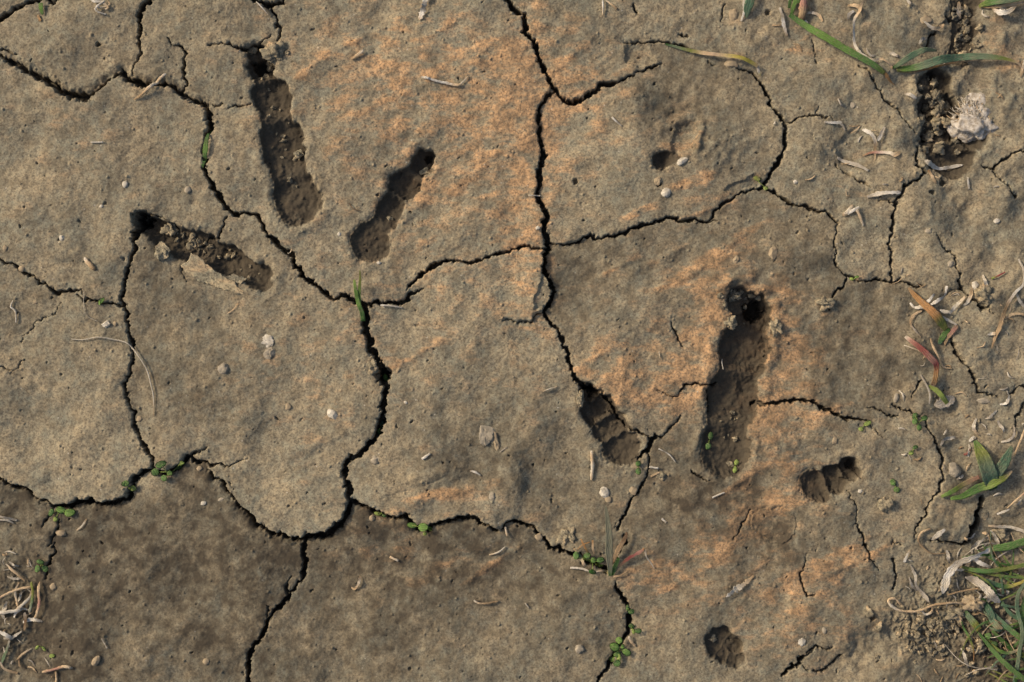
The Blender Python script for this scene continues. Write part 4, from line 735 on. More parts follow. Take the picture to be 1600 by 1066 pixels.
# ------------------------------------------------------------------ dry leaves, stalks, straws, roots
DRY = [
 ('dry_leaf', [(1555,857,5,5,'pale'),(1540,862,8,11,'white'),(1515,872,10,13,'pale'),(1494,882,9,13,'gdry'),(1482,895,8,14,'white'),(1474,912,6,15,'pale'),(1472,928,2,12,'white')], "widest grey white dead leaf bent like a hook beside the lower right grass", dict(cup=.25,twist=.25)),
 ('dry_leaf', [(1510,902,3,7,'gdry'),(1526,908,5,14,'gdry'),(1542,922,7,16,'pale'),(1553,934,8,15,'gdry'),(1565,942,6,9,'white')], "thick grey dead leaf with dark tip lying among the green blades at the lower right", dict(cup=.25)),
 ('dry_leaf', [(1522,873,5,5,'pale'),(1534,880,7,9,'white'),(1550,887,5,6,'gdry')], "short white dead leaf forking off the hooked one", dict()),
 ('dry_leaf', [(1422,858,2,2,'straw'),(1417,868,3,4,'pale'),(1412,880,1,7,'white')], "small white wedge shaped scrap left of the hooked dead leaf", dict()),
 ('dry_leaf', [(1422,882,1,3,'gdry'),(1430,900,4,6,'pale'),(1432,916,4,4,'gdry'),(1442,930,4,9,'gdry'),(1452,940,3,5,'pale')], "S shaped grey dead leaf left of the hooked one", dict(twist=.4)),
 ('dry_leaf', [(1421,902,1,2,'gdry'),(1425,914,3,5,'gdry'),(1434,925,2,4,'gdry')], "narrow grey scrap tucked against the S shaped dead leaf", dict()),
 ('dry_stalk', [(1408,945,2,3,'straw'),(1398,935,4,4,'straw'),(1387,936,4,4.5,'straw'),(1392,947,4,5,'pale'),(1410,954,4,4,'straw'),(1435,953,5,4,'straw'),(1460,943,7,4,'tan'),(1490,942,8,4,'straw'),(1512,946,5,3,'tan')], "long tan stalk with a looped left end below the S shaped leaf", dict(flat=.7,cup=0)),
 ('dry_stalk', [(1438,952,2,3,'straw'),(1447,959,4,4,'pale'),(1456,957,4,4,'straw'),(1459,948,2,3,'straw')], "little curled stalk scrap hanging under the long tan stalk", dict(flat=.6)),
 ('dry_stalk', [(1480,930,3,2.5,'tan'),(1505,923,5,3,'tan'),(1528,918,6,3,'tan')], "thin straight tan stalk between the long looped stalk and the hooked leaf", dict(flat=.8)),
 ('dry_leaf', [(1473,826,3,4,'white'),(1464,834,5,10,'pale'),(1454,843,2,5,'gdry')], "small oval white leaf below the broad leaved plant", dict()),
 ('dry_stalk', [(1450,824,1,3,'tan'),(1437,832,3,4,'straw'),(1435,845,3,4,'tan'),(1444,858,3,3,'tan'),(1460,865,2,2,'tan'),(1487,864,1,1.5,'tan')], "thin bent stalk curving round the small oval white leaf", dict(flat=.6)),
 ('dry_leaf', [(1548,823,3,3,'straw'),(1565,825,6,6,'gdry'),(1585,825,9,6,'pale'),(1612,836,10,5,'gdry')], "grey dead blade leaning in from the right edge above the long green clump", dict()),
 ('dry_leaf', [(1561,804,3,3,'white'),(1570,800,6,4,'pale'),(1578,795,5,2,'white')], "tiny curved white scrap near the right edge above the grey dead blade", dict()),
 ('dry_stalk', [(1610,763,8,4,'pink'),(1590,780,7,4,'straw'),(1575,794,4,2,'tan')], "pinkish straw entering from the right edge below the broad leaved plant", dict(flat=.7)),
 ('dry_stalk', [(1605,655,9,4,'straw'),(1595,680,8,4,'straw'),(1580,712,5,3,'tan')], "tan straw leaning over the blades of the broad leaved plant", dict(flat=.7)),
 ('dry_stalk', [(1588,405,3,3,'pale'),(1594,425,5,4,'gdry'),(1592,445,6,5,'pale'),(1581,458,6,5,'white'),(1570,478,6,7,'tan'),(1560,500,4,9,'tan'),(1552,525,2,6,'tan'),(1547,545,1,3,'tan')], "long pale frayed stalk running down near the right edge", dict(twist=.3)),
 ('dry_stalk', [(1584,460,3,4,'gdry'),(1590,470,4,6,'pale'),(1600,482,4,5,'gdry')], "short grey side piece at the bend of the long frayed stalk", dict()),
 ('dry_stalk', [(1562,500,2,3,'tan'),(1582,492,4,4,'straw'),(1605,493,4,4,'tan')], "tan straw pointing to the right edge below the short grey side piece", dict()),
 ('dry_stalk', [(1588,463,4,2,'gdry'),(1580,475,4,2,'straw'),(1574,490,2,2,'gdry')], "hair thin stalk between the pieces of the long frayed stalk", dict()),
 ('dry_stalk', [(1451,530,1,3,'tan'),(1458,545,4,4,'straw'),(1463,560,5,3,'straw'),(1473,573,3,3,'straw'),(1485,577,1,2,'tan')], "thin tan stalk bending right beside the crimson blade", dict(flat=.6)),
 ('dry_stalk', [(1356,-5,5,5,'tan'),(1345,8,6,5,'straw'),(1340,22,7,6,'straw'),(1332,36,6,5,'pale'),(1333,60,5,5,'white'),(1338,78,5,5,'pale'),(1348,91,5,5,'pale'),(1362,96,4,6,'pale'),(1376,95,4,5,'straw'),(1386,102,3,5,'straw'),(1391,109,1,3,'tan')], "long twisted pale stalk bent in a J left of the bluish green blades", dict(twist=.5)),
 ('dry_leaf', [(1324,10,1,4,'tan'),(1334,10,4,7,'straw'),(1343,17,6,6,'tan'),(1347,28,4,3,'straw')], "curled tan leaf scrap wrapped around the upper part of the J shaped stalk", dict(twist=.5)),
 ('dry_leaf', [(1333,17,1,4,'white'),(1326,25,3,7,'gdry'),(1323,31,1,3,'gdry')], "tiny grey scrap left of the upper part of the J shaped stalk", dict()),
 ('dry_stalk', [(1256,-10,6,9,'gdry'),(1255,5,7,15,'pink'),(1253,20,5,19,'tan'),(1252,34,1,12,'brown')], "stubby brown striped stem base at the top edge beside the long bright blade", dict(cup=-.1,flat=.4)),
 ('dry_stalk', [(1218,12,1,4,'pale'),(1221,25,3,5,'gdry'),(1225,40,3,7,'white'),(1229,56,1,4,'tan')], "upright whitish leaf scrap left of the long bright blade's base", dict()),
 ('dry_stalk', [(1240,0,2,2,'gdry'),(1262,10,4,2,'tan'),(1268,22,2,2,'gdry')], "thin thread beside the stubby striped stem", dict(flat=.7)),
 ('dry_stalk', [(940,-6,3,3,'white'),(941,8,4,3,'white'),(942,27,1,2.5,'straw')], "short white straw at the top edge right of the main crack", dict(flat=.7)),
 ('dry_stalk', [(943,-2,3,2.5,'pale'),(955,7,3,3,'straw'),(964,16,1,4,'tan')], "tan straw touching the short white one at the top edge", dict()),
 ('dry_leaf', [(672,-5,3,10,'tan'),(666,3,4,11,'white'),(662,14,4,9,'gdry'),(659,24,3,10,'white'),(656,34,1,8,'straw')], "flaky pale strip at the top edge above the middle plates", dict(twist=.3,jit=.25)),
 ('dry_stalk', [(569,79,2,6,'pale'),(558,85,2,5,'straw'),(548,91,1,4,'tan')], "short pale stub lying alone right of the longest upper toe print", dict(flat=.4)),
 ('dry_stalk', [(658,121,2,6,'gdry'),(668,122,2,5,'white'),(676,125,1,4,'white'),(695,130,2,4.5,'white'),(715,134,2,5,'straw'),(723,130,2,3,'pale'),(731,121,1,3,'tan')], "thin whitish root bent up at its right end on the upper middle plate", dict(flat=.6,twist=.3)),
 ('dry_stalk', [(955,184,1,3,'pale'),(961,189,2,3,'white'),(972,197,1,2,'gdry')], "faint pale straw on the plate right of the main crack", dict()),
 ('dry_stalk', [(143,223,1,2.5,'pale'),(163,222,1,2.5,'white')], "tiny level white straw on the upper left plate", dict(flat=.7)),
 ('dry_stalk', [(401,3,3,2,'pale'),(410,12,4,2.5,'white'),(419,24,1,2,'straw')], "fine pale straw at the top edge above the longest upper toe print", dict(flat=.7)),
 ('dry_stalk', [(20,468,1,2,'pale'),(18,480,1,2.5,'white'),(23,487,1,3,'pale'),(23,503,1,2,'white')], "small crooked white rootlet at the left edge", dict(flat=.7)),
 ('root', [(113,531,1,1.6,'pale'),(130,530,2,1.7,'pale'),(155,527,3,2.0,'pale'),(178,530,3,2.2,'pale'),(197,535,4,2.4,'pale'),(208,545,5,2.5,'pale'),(222,562,3,2.4,'pale'),(231,580,3,2.3,'pale'),(238,602,3,2.3,'pale'),(241,622,2,2.2,'pale'),(242,650,1,1.4,'tan')], "longest thin curved root crossing the left vertical crack", dict(flat=.8,cup=0)),
 ('dry_stalk', [(134,402,2,6,'white'),(141,411,2,9,'straw'),(151,423,1,9,'tan')], "stubby cut straw on the plate left of the ragged toe print", dict(flat=.5,cup=-.1)),
 ('dry_stalk', [(596,476,3,3,'white'),(612,478,3,3,'pale'),(628,480,1,2,'white')], "pale straw lying in the crack right of the two bright blades", dict(flat=.7)),
 ('dry_stalk', [(661,718,1,4,'white'),(673,708,1,4,'pale')], "short white straw left of the pale patch on the middle plate", dict(flat=.6)),
 ('dry_stalk', [(735,735,1,2,'gdry'),(742,738,2,4,'white'),(751,743,1,2.5,'pale')], "short pale straw below the pale patch on the middle plate", dict(flat=.6)),
 ('dry_stalk', [(782,706,1,2,'gdry'),(792,699,1,2,'gdry')], "faint thin straw right of the pale patch on the middle plate", dict()),
 ('dry_stalk', [(925,704,3,7,'pale'),(925,716,3,7,'straw'),(925,730,2,7,'pale'),(924,750,1,8,'straw')], "upright thick straw left of the small ringed toe print", dict(flat=.5,cup=-.1)),
 ('dry_stalk', [(1030,702,1,2.5,'white'),(1040,707,2,2,'gdry'),(1048,713,2,2.5,'white'),(1055,723,1,2,'pale')], "thin white straw right of the forked crack below the ringed toe print", dict(flat=.7)),
 ('dry_stalk', [(1015,730,1,3.5,'pale'),(1028,731,1,3.5,'white')], "very short level straw near the pair of stacked green leaves", dict(flat=.6)),
 ('dry_stalk', [(1113,779,1,2.5,'white'),(1122,774,1,3,'pale'),(1131,770,1,2,'white')], "thin white straw below the foot of the largest toe print", dict(flat=.6)),
 ('dry_stalk', [(1017,745,1,3,'tan'),(1031,738,1,3,'straw')], "small tan straw above the round crumb below the forked crack", dict()),
 ('dry_stalk', [(825,307,3,2,'pale'),(844,307,3,2,'white')], "hair thin straw bridging the main right crack", dict(flat=.8)),
 ('dry_stalk', [(451,397,3,2,'pale'),(457,391,3,2,'straw')], "tiny straw bridging the crack right of the ragged toe print", dict(flat=.8)),
 ('dry_stalk', [(741,938,2,3.5,'pale'),(748,943,3,3,'straw'),(760,944,3,3,'tan'),(778,941,1,2.5,'tan')], "tan twig with a pale end on the lower middle plate", dict(flat=.7)),
 ('dry_stalk', [(610,870,1,4,'straw'),(622,877,1,4,'pale')], "short pale straw on the lower middle plate under the two round leaves", dict(flat=.6)),
 ('dry_stalk', [(765,867,1,2.5,'straw'),(778,863,2,3,'pale'),(790,854,1,2,'pale')], "thin straw below the tip of the middle plate", dict(flat=.6)),
 ('dry_stalk', [(789,824,1,3,'pale'),(793,838,2,3.5,'straw')], "tiny upright straw just below the tip of the middle plate", dict(flat=.6)),
 ('dry_stalk', [(549,918,1,3,'straw'),(556,920,3,4,'tan'),(561,910,4,5,'gdry'),(562,900,2,5,'tan')], "small grey hook shaped leaf scrap right of the lower left crack", dict(twist=.4)),
 ('dry_stalk', [(160,998,1,2.5,'gdry'),(168,1013,1,2,'pale')], "faint straw on the lower left plate above the oval chip", dict(flat=.6)),
 ('dry_stalk', [(66,1050,2,5,'straw'),(85,1045,3,4.5,'pink'),(100,1042,3,5,'straw'),(114,1044,2,6,'pale')], "straw forming the bar of a T at the bottom left edge", dict(flat=.6,cup=0)),
 ('dry_stalk', [(87,1048,1,4,'tan'),(88,1060,1,4,'straw'),(87,1080,1,4,'tan')], "straw forming the stem of a T at the bottom left edge", dict(flat=.6,cup=0)),
 ('dry_stalk', [(982,995,3,6,'pale'),(987,1003,3,6,'straw'),(993,1010,1,4,'straw')], "blunt straw beside the crack between the two lowest seedlings", dict(flat=.5)),
 ('dry_stalk', [(1033,810,1,3,'white'),(1042,816,1,3,'pale')], "tiny white straw right of the tall grass plant", dict()),
 ('dry_leaf', [(1135,931,2,7,'white'),(1144,923,4,10,'pale'),(1157,915,4,10,'gdry'),(1167,908,3,9,'straw'),(1179,898,1,3,'tan')], "ragged pale husk lying alone at the lower right of centre", dict(twist=.3,jit=.25)),
 ('dry_stalk', [(240,115,2,2,'straw'),(262,115,6,6,'white'),(250,124,7,6,'straw'),(243,133,6,6,'pale'),(232,143,4,5,'straw'),(222,151,2,4,'tan'),(211,156,1,2,'tan')][1:], "tan twig with a white knob lying across the upper left crack", dict(flat=.5,cup=0)),
 ('dry_leaf', [(1346,203,2,4,'white'),(1355,208,4,8,'white'),(1364,218,4,7,'pale'),(1366,232,3,5,'tan'),(1365,250,1,2,'straw')], "left arm of the Y shaped white scrap near the upper right", dict(cup=.3)),
 ('dry_leaf', [(1379,200,2,4,'pale'),(1373,210,4,8,'gdry'),(1368,222,4,5,'white')], "right arm of the Y shaped white scrap near the upper right", dict(cup=.3)),
 ('dry_leaf', [(1350,243,1,2,'tan'),(1365,239,3,4,'pink'),(1384,239,4,6,'pale'),(1394,244,4,9,'straw'),(1403,238,1,5,'tan')], "flat pinkish scrap lying under the Y shaped white scrap", dict(cup=.2)),
 ('dry_leaf', [(1307,247,1,4,'gdry'),(1320,251,3,7,'pale'),(1338,258,3,7,'gdry'),(1356,268,1,3,'pale')], "flat grey blade below left of the Y shaped white scrap", dict()),
 ('dry_leaf', [(1287,192,1,3,'gdry'),(1303,194,2,6,'white'),(1312,193,2,5,'pale'),(1321,203,1,3,'gdry')], "half buried grey leaf scrap at the end of the short crack near the upper right", dict()),
 ('dry_leaf', [(1413,146,1,3,'gdry'),(1420,149,3,7,'pale'),(1431,155,1,5,'white')], "little white scrap left of the crumbling hole", dict()),
 ('dry_leaf', [(1353,309,1,4,'gdry'),(1370,305,3,9,'pale'),(1390,303,4,7,'white'),(1406,303,3,6,'white')], "long white dead blade reaching the crack on the right", dict()),
 ('dry_stalk', [(1317,338,2,6,'tan'),(1323,331,4,7,'pale'),(1331,321,2,6,'straw')], "leftmost stub of the three in the small N shaped heap", dict(flat=.4)),
 ('dry_stalk', [(1324,335,3,4,'white'),(1332,331,5,5,'white'),(1341,324,3,4,'pale')], "middle stub of the three in the small N shaped heap", dict(flat=.4)),
 ('dry_stalk', [(1336,326,4,5,'pale'),(1342,338,3,5,'straw'),(1349,353,1,3,'pale')], "rightmost stub of the three in the small N shaped heap", dict(flat=.4)),
 ('dry_leaf', [(1443,251,1,5,'gdry'),(1452,258,3,10,'pale'),(1468,264,3,6,'white'),(1485,260,3,7,'pale'),(1507,256,1,7,'white')], "pale leaf strip along the lower rim of the crumbling hole", dict(cup=.2)),
 ('dry_stalk', [(1448,267,1,4,'orange'),(1454,276,2,5,'straw'),(1460,287,1,4,'tan')], "orange tan stub below the crumbling hole", dict()),
 ('dry_stalk', [(1509,279,1,3,'white'),(1512,295,1,4,'pale')], "small upright white stub right of the orange tan one", dict()),
 ('dry_stalk', [(1545,545-110,2,1,'red'),(1548,436,2,3,'lime'),(1556,432,3,2.5,'red'),(1566,426,2,2.5,'red')], "thin red stem with a lime base near the right edge", dict(flat=.7)),
 ('dry_stalk', [(140,-6,3,3,'pale'),(148,4,4,4,'white'),(160,5,4,4,'pale'),(170,12,3,4,'straw'),(166,16,2,3,'pale')], "upper pale straw of the little tangle at the top left", dict(twist=.3)),
 ('dry_stalk', [(165,2,4,3,'pale'),(157,11,4,3.5,'white'),(153,18,3,3.5,'pale'),(168,23,1,2.5,'white')], "lower bent straw of the little tangle at the top left", dict(flat=.6)),
 ('dry_stalk', [(170,2,4,2.5,'tan'),(172,10,3,2.5,'straw'),(155,14,2,2.5,'pale')], "thin cross straw of the little tangle at the top left", dict(flat=.6)),
 ('dry_leaf', [(1549,14,2,4,'tan'),(1560,22,5,11,'white'),(1572,20,7,10,'pale'),(1586,10,6,5,'straw')], "curled white leaf under the blade at the top right corner", dict(cup=.3)),
 ('dry_leaf', [(1500,0,4,5,'tan'),(1502,15,4,9,'gdry'),(1503,26,1,4,'tan')], "grey leaf scrap at the top of the crumbly channel", dict(cup=.2)),
 ('dry_stalk', [(1600,95,4,4,'white'),(1596,110,3,4,'straw'),(1594,122,1,3,'tan')], "small white straw at the right edge past the bluish blades' tip", dict()),
 ('dry_leaf', [(1418,0,3,5,'pale'),(1421,8,2,5,'gdry')], "tiny pale scrap at the top edge between the J shaped stalk and the channel", dict()),
 ('dry_stalk', [(-8,938,4,3,'tan'),(12,928,6,4,'straw'),(30,921,6,4.5,'straw'),(50,917,3,4,'tan')], "uppermost slanting straw of the dead tuft at the left edge", dict(flat=.6)),
 ('dry_stalk', [(62,910,2,5,'tan'),(61,925,5,6,'straw'),(63,942,6,5,'pink'),(59,958,5,6,'straw'),(52,969,1,3,'tan')], "curved tan stalk forming the right side of the dead tuft at the left edge", dict(flat=.5)),
 ('dry_stalk', [(49,910,2,4,'olive'),(53,928,6,5,'olive'),(50,943,5,6,'grey'),(45,957,2,5,'gdry')], "olive half green stalk inside the dead tuft at the left edge", dict(flat=.5)),
 ('dry_stalk', [(-8,958,4,6,'white'),(12,955,6,7,'pale'),(35,953,5,5,'white')], "whitest thick straw at the left edge", dict(flat=.5)),
 ('dry_stalk', [(22,957,3,4,'tan'),(36,946,6,6,'pale'),(48,932,5,5,'gdry'),(50,922,3,3,'tan')], "diagonal grey straw crossing the dead tuft at the left edge", dict(flat=.5)),
 ('dry_stalk', [(29,910,3,3,'tan'),(24,925,5,4,'gdry'),(26,940,5,4,'straw'),(30,950,3,3,'tan')], "bowed thin straw on the left side of the dead tuft", dict(flat=.6)),
 ('dry_stalk', [(8,882,1,2.5,'gdry'),(22,891,5,5,'straw'),(38,908,3,4,'tan')], "lone tan stalk above the dead tuft at the left edge", dict(flat=.6)),
 ('dry_leaf', [(-6,985,3,6,'gdry'),(10,990,5,8,'white'),(22,1000,1,7,'gdry')], "broad grey white blade tip below the dead tuft at the left edge", dict()),
 ('dry_stalk', [(40,958,3,5,'gdry'),(40,970,3,6,'brown'),(37,984,1,3,'tan')], "short brownish stub below the dead tuft at the left edge", dict()),
 ('dry_stalk', [(-4,805,2,3,'pale'),(12,809,4,5,'gdry'),(27,813,1,3,'pale')], "frayed white fibres at the left edge above the dead tuft", dict(twist=.4)),
 ('dry_stalk', [(-4,812,2,3,'gdry'),(12,814,3,4,'pale'),(22,818,1,2,'gdry')], "lower frayed fibre at the left edge above the dead tuft", dict(twist=.4)),
 ('dry_stalk', [(0,1035,2,4,'gdry'),(8,1045,3,4,'straw'),(26,1054,1,4,'tan')], "curved tan stalk in the bottom left corner", dict()),
 ('dry_stalk', [(14,1000,2,3,'gdry'),(10,1020,4,5,'grey'),(2,1040,2,5,'grey')], "greyish green stalk in the bottom left corner", dict()),
 ('dry_stalk', [(24,1032,1,2,'tan'),(35,1022,2,3,'straw'),(48,1014,1,2,'gdry')], "thin straw left of the tiny lime sprout at the lower left", dict()),
 ('dry_stalk', [(118,830,1,2,'straw'),(128,822,2,3,'pale'),(136,812,1,2,'tan')], "thin tan straw on the dark lower left plate near the broad leaved seedling", dict()),
 ('dry_stalk', [(354,490,1,1.5,'straw'),(364,482,1,2,'straw'),(371,473,1,2,'tan')], "hair thin straw below the slab of the ragged toe print", dict()),
 ('dry_stalk', [(133,455,1,1,'gdry'),(134,475,1,1.2,'pale'),(137,492,1,1,'gdry'),(155,503,2,1.2,'pale')], "fine hair above the small white crumb on the left plate", dict(flat=.9)),
 ('dry_stalk', [(848,612,1,1.5,'straw'),(858,608,2,2,'pale'),(872,605,1,1.5,'straw')], "faint curved hair left of the small ringed toe print", dict(flat=.9)),
 ('dry_stalk', [(1030,548,1,1.5,'pale'),(1031,562,1,1.5,'straw')], "tiny hair upright on the orange mud above the ringed toe print", dict(flat=.9)),
 ('dry_stalk', [(1130,577,1,1.5,'pale'),(1129,567,1,1.5,'white'),(1131,560,1,1.5,'white')], "tiny pale hair on the left rim of the largest toe print", dict(flat=.9)),
 ('dry_stalk', [(545,318,1,1.5,'brown'),(552,327,3,1.8,'brown'),(563,329,1,1.5,'tan')], "small dark hook shaped fibre left of the bent toe print", dict(flat=.9)),
 ('dry_stalk', [(808,855,1,2,'gdry'),(827,950,1,2,'gdry')][1:]+[(820,943,1,2,'pale')], "tiny grey hair on the lower plate left of the seedling crack", dict(flat=.9)),
 ('dry_stalk', [(930,852,1,2,'tan')]+[(936,846,2,2,'orange'),(940,840,1,1.5,'tan')], "hair thin orange tip between cluster and tall blade", dict()),
 ('dry_stalk', [(1090,813,1,2,'pale'),(1083,848,1,2,'pale')][:1]+[(1086,846,1,2,'straw')], "faint thread right of the tall grass plant", dict(flat=.9)),
]
for nm, path, lab, kw in DRY:
    if 'faint thread' in lab or 'hair thin orange tip' in lab: continue
    cat = {'dry_leaf': 'dry leaf', 'dry_stalk': 'straw', 'root': 'root'}[nm]
    kw = dict(kw); 
    tag(strip(nm, path, m_dry, None, **kw), lab, cat, "dead leaves and straws on the mud")

def scraps(n, fn, label, group):
    for _ in range(n):
        x, y = fn(); a_ = rc0.uniform(0, pi*2); Ln = rc0.uniform(6, 20); w_ = rc0.uniform(1.2, 3.4); c1, c2 = rc0.choice([('pale', 'gdry'), ('straw', 'tan'), ('gdry', 'pale'), ('tan', 'brown')])
        b_ = rc0.uniform(-.5, .5)
        tag(strip('dry_stalk', [(x, y, 0, w_*.7, c1), (x+cos(a_)*Ln/2, y+sin(a_)*Ln/2, rc0.uniform(0, 3), w_, c1), (x+cos(a_+b_)*Ln, y+sin(a_+b_)*Ln, 0, w_*.5, c2)], m_dry, None, flat=.4, sub=4), label, 'straw', group)
rc0 = random.Random(77)
scraps(44, lambda: (1500+rc0.gauss(30, 50), rc0.uniform(840, 1060)), "tiny dry fibre scrap in the litter beside the long green clump", "fibre scraps beside the green clump")
scraps(40, lambda: (rc0.uniform(1400, 1600), rc0.uniform(420, 800)), "tiny dry fibre scrap on the mud of the middle right edge", "fibre scraps at the middle right")
scraps(26, lambda: (rc0.uniform(1200, 1600), rc0.uniform(0, 330)), "tiny dry fibre scrap on the mud of the upper right", "fibre scraps at the upper right")
scraps(24, lambda: (abs(rc0.gauss(0, 40)), rc0.uniform(860, 1060)), "tiny dry fibre scrap around the dead tuft in the lower left", "fibre scraps at the lower left")
def flakes(n, fn, label, group):
    for _ in range(n):
        x, y = fn(); a_ = rc0.uniform(0, pi*2); Ln = rc0.uniform(14, 36); w_ = rc0.uniform(3.5, 8.5); c1, c2 = rc0.choice([('pale', 'gdry'), ('white', 'pale'), ('gdry', 'pale'), ('straw', 'pale')]); b_ = rc0.uniform(-.9, .9)
        tag(strip('dry_leaf', [(x, y, 0, w_*.6, c1), (x+cos(a_)*Ln*.35, y+sin(a_)*Ln*.35, rc0.uniform(0, 3), w_, c1), (x+cos(a_+b_*.5)*Ln*.7, y+sin(a_+b_*.5)*Ln*.7, rc0.uniform(0, 4), w_*.9, c2), (x+cos(a_+b_)*Ln, y+sin(a_+b_)*Ln, 0, w_*.4, c2)], m_dry, None, flat=.14, cup=.25, twist=.35), label, 'dry leaf', group)
flakes(16, lambda: (1540+rc0.gauss(10, 35), rc0.uniform(830, 1050)), "flat bleached straw flake lying against the long green clump", "bleached flakes by the green clump")
flakes(13, lambda: (rc0.uniform(1490, 1600), rc0.uniform(430, 800)), "flat bleached straw flake by the middle right edge", "bleached flakes at the middle right edge")
flakes(8, lambda: (rc0.uniform(1250, 1600), rc0.uniform(10, 110)), "flat bleached straw flake near the top right edge", "bleached flakes at the top right")
flakes(7, lambda: (abs(rc0.gauss(0, 25)), rc0.uniform(880, 1050)), "flat bleached straw flake in the dead tuft of the left edge", "bleached flakes at the left edge")
# ------------------------------------------------------------------ stones, chips, crusts
stone('pebble', 350, 576, 8.5, 10.5, 10, "rounded tan pebble on the large left plate", 'stone', m_pale, sink=.25)
stone('pebble', 945, 770, 8, 10, -25, "whitish pebble with a brown tail above the tall grass blade", 'stone', m_white, sink=.3)
stone('pebble', 951, 781, 6, 7, -30, "brown crumb touching the underside of the whitish pebble", 'stone', m_tan, sink=.4)
stone('pebble', 293, 297, 6, 6.5, 0, "small pale pebble beside the upper left vertical crack", 'stone', m_pale, sink=.25)
stone('pebble', 196, 288, 5, 6, 0, "small white chip on the upper left plate", 'stone', m_white, sink=.35)
stone('pebble', 160, 323, 3, 3, 0, "very small white grain under the white chip on the upper left plate", 'stone', m_white)
stone('pebble', 98, 372, 5, 5, 0, "small white crumb left of the stubby cut straw", 'stone', m_white, facet=.3)
stone('pebble', 10, 388, 4.5, 5, 0, "half sunk tan grain at the left edge above the crack", 'stone', m_tan, sink=.5)
stone('pebble', 36, 420, 6, 6, 30, "tan crumb lodged in the left edge crack", 'stone', m_tan, sink=.4)
stone('pebble', 166, 507, 8, 6, -20, "broken white crumb above the long curved root", 'stone', m_white, facet=.3, amp=.4)
stone('pebble', 181, 506, 4, 4, 0, "tan grain right of the broken white crumb", 'stone', m_tan)
stone('pebble', 55, 472, 4, 3.5, 0, "flat yellowish grain under the left edge crack", 'stone', m_tan, sink=.5)
stone('white_crust', 419, 532, 12, 11, 0, "chalky white crust, the larger lobe on the big left plate", 'crust', m_white, rz=4, sink=.4, amp=.5, facet=.2)
stone('white_crust', 421, 552, 9, 12, 20, "tan rimmed lower lobe of the chalky crust on the big left plate", 'crust', m_pale, rz=4, sink=.4, amp=.5, facet=.2)
stone('stone_chip', 520, 647, 12, 7, 38, "smooth cream leaf shaped stone chip near the central crack", 'stone', m_white, rz=4, sink=.3, facet=.25, amp=.12)
stone('white_crust', 757, 680, 18, 20, 10, "largest flat pale crust on the middle plate", 'crust', m_pale, rz=4.5, sink=.5, amp=.45, facet=.2)
stone('white_crust', 775, 690, 6, 17, -15, "narrow orange edged crust right of the largest flat crust", 'crust', m_tan, rz=4, sink=.5, amp=.4)
stone('white_crust', 587, 718, 9, 8, 0, "sunken grey crust at the lip of the bent central crack", 'crust', m_pale, rz=2.5, sink=.5, amp=.5)
stone('mud_crumb', 551, 719, 6.5, 9, 10, "cream crumb wedged in the bend of the central crack", 'crumb', m_pale, sink=.2, dz=2, amp=0.65)
stone('pebble', 450, 636, 6, 6.5, 0, "round ochre bump on the large left plate left of the cream chip", 'stone', m_tan, sink=.5)
stone('pebble', 769, 776, 6, 8, 0, "tan crumb near the tip of the middle plate", 'stone', m_pale, sink=.35, facet=.2)
stone('pebble', 842, 840, 7, 7.5, 20, "tan crumb sitting on the crack left of the leaf cluster", 'stone', m_tan, sink=.2, facet=.2)
stone('pebble', 905, 1014, 8, 8, 0, "pale brown pebble on the bottom middle plate", 'stone', m_pale, sink=.3)
stone('pebble', 581, 810, 5, 5.5, 0, "ochre pebble beside the flat sprout in the long crack", 'stone', m_tan, sink=.3)
stone('pebble', 310, 733, 5, 5, 0, "ochre pebble under the forked crack end left of centre", 'stone', m_tan, sink=.35)
stone('stone_chip', 150, 1033, 6, 10, 35, "oval tan chip at the bottom left", 'stone', m_tan, rz=3.5, sink=.3, amp=.12)
stone('pebble', 322, 1034, 6, 6, 0, "small tan pebble at the bottom left of centre near the crack", 'stone', m_tan)
stone('pebble', 94, 834, 9, 6, 10, "tan crumb on the dark lower left plate under the broad leaved seedling", 'stone', m_tan, sink=.3)
stone('pebble', 82, 918, 6, 7, 0, "dull yellow crumb right of the dead tuft", 'stone', m_tan, sink=.45)
stone('pebble', 217, 655, 5, 6, 0, "half sunk grain on the right lip of the left vertical crack", 'stone', m_tan, sink=.5)
stone('pebble', 317, 787, 5, 4, 0, "small white grain on the dark plate near the diagonal crack", 'stone', m_white)
stone('pebble', 345, 781, 6, 3.5, -15, "flat grey grain right of the small white one near the diagonal crack", 'stone', m_pale, sink=.45)
stone('pebble', 634, 629, 3.4, 2.6, 30, "tiny white grain right of the central crack", 'stone', m_white)
stone('pebble', 530, 366, 3, 4, 0, "small white grain left of the bent toe print", 'stone', m_white)
stone('pebble', 592, 411, 4, 3, 0, "cream grain below the bent toe print", 'stone', m_white)
stone('pebble', 840, 357, 4, 3.5, 0, "small white grain left of the main right crack", 'stone', m_white)
stone('pebble', 1148, 407, 8, 5, -50, "reddish crumb alone on the right middle plate", 'stone', m_tan, facet=.3, amp=.4)
stone('pebble', 1206, 396, 7, 12, 5, "ribbed tan crumb on the right middle plate", 'stone', m_tan, facet=.3, sink=.4)
stone('pebble', 1040, 302, 9, 8, -20, "cream bead with a reddish shadow side above the long level crack", 'stone', m_white, sink=.35)
stone('pebble', 1028, 284, 7, 9, 20, "orange crumb just above the cream bead", 'stone', m_tan, facet=.3, amp=.4)
stone('stone_chip', 1066, 252, 11, 6, -30, "tilted grey chip at the right of the small round hole", 'stone', m_white, rz=4, facet=.2, sink=.3)
stone('mud_crumb', 1288, 474, 12, 10, 0, "rough round clump of mud at the end of the short crack, right of centre", 'clod', m_clod, facet=0.0, amp=0.75, sink=.4)
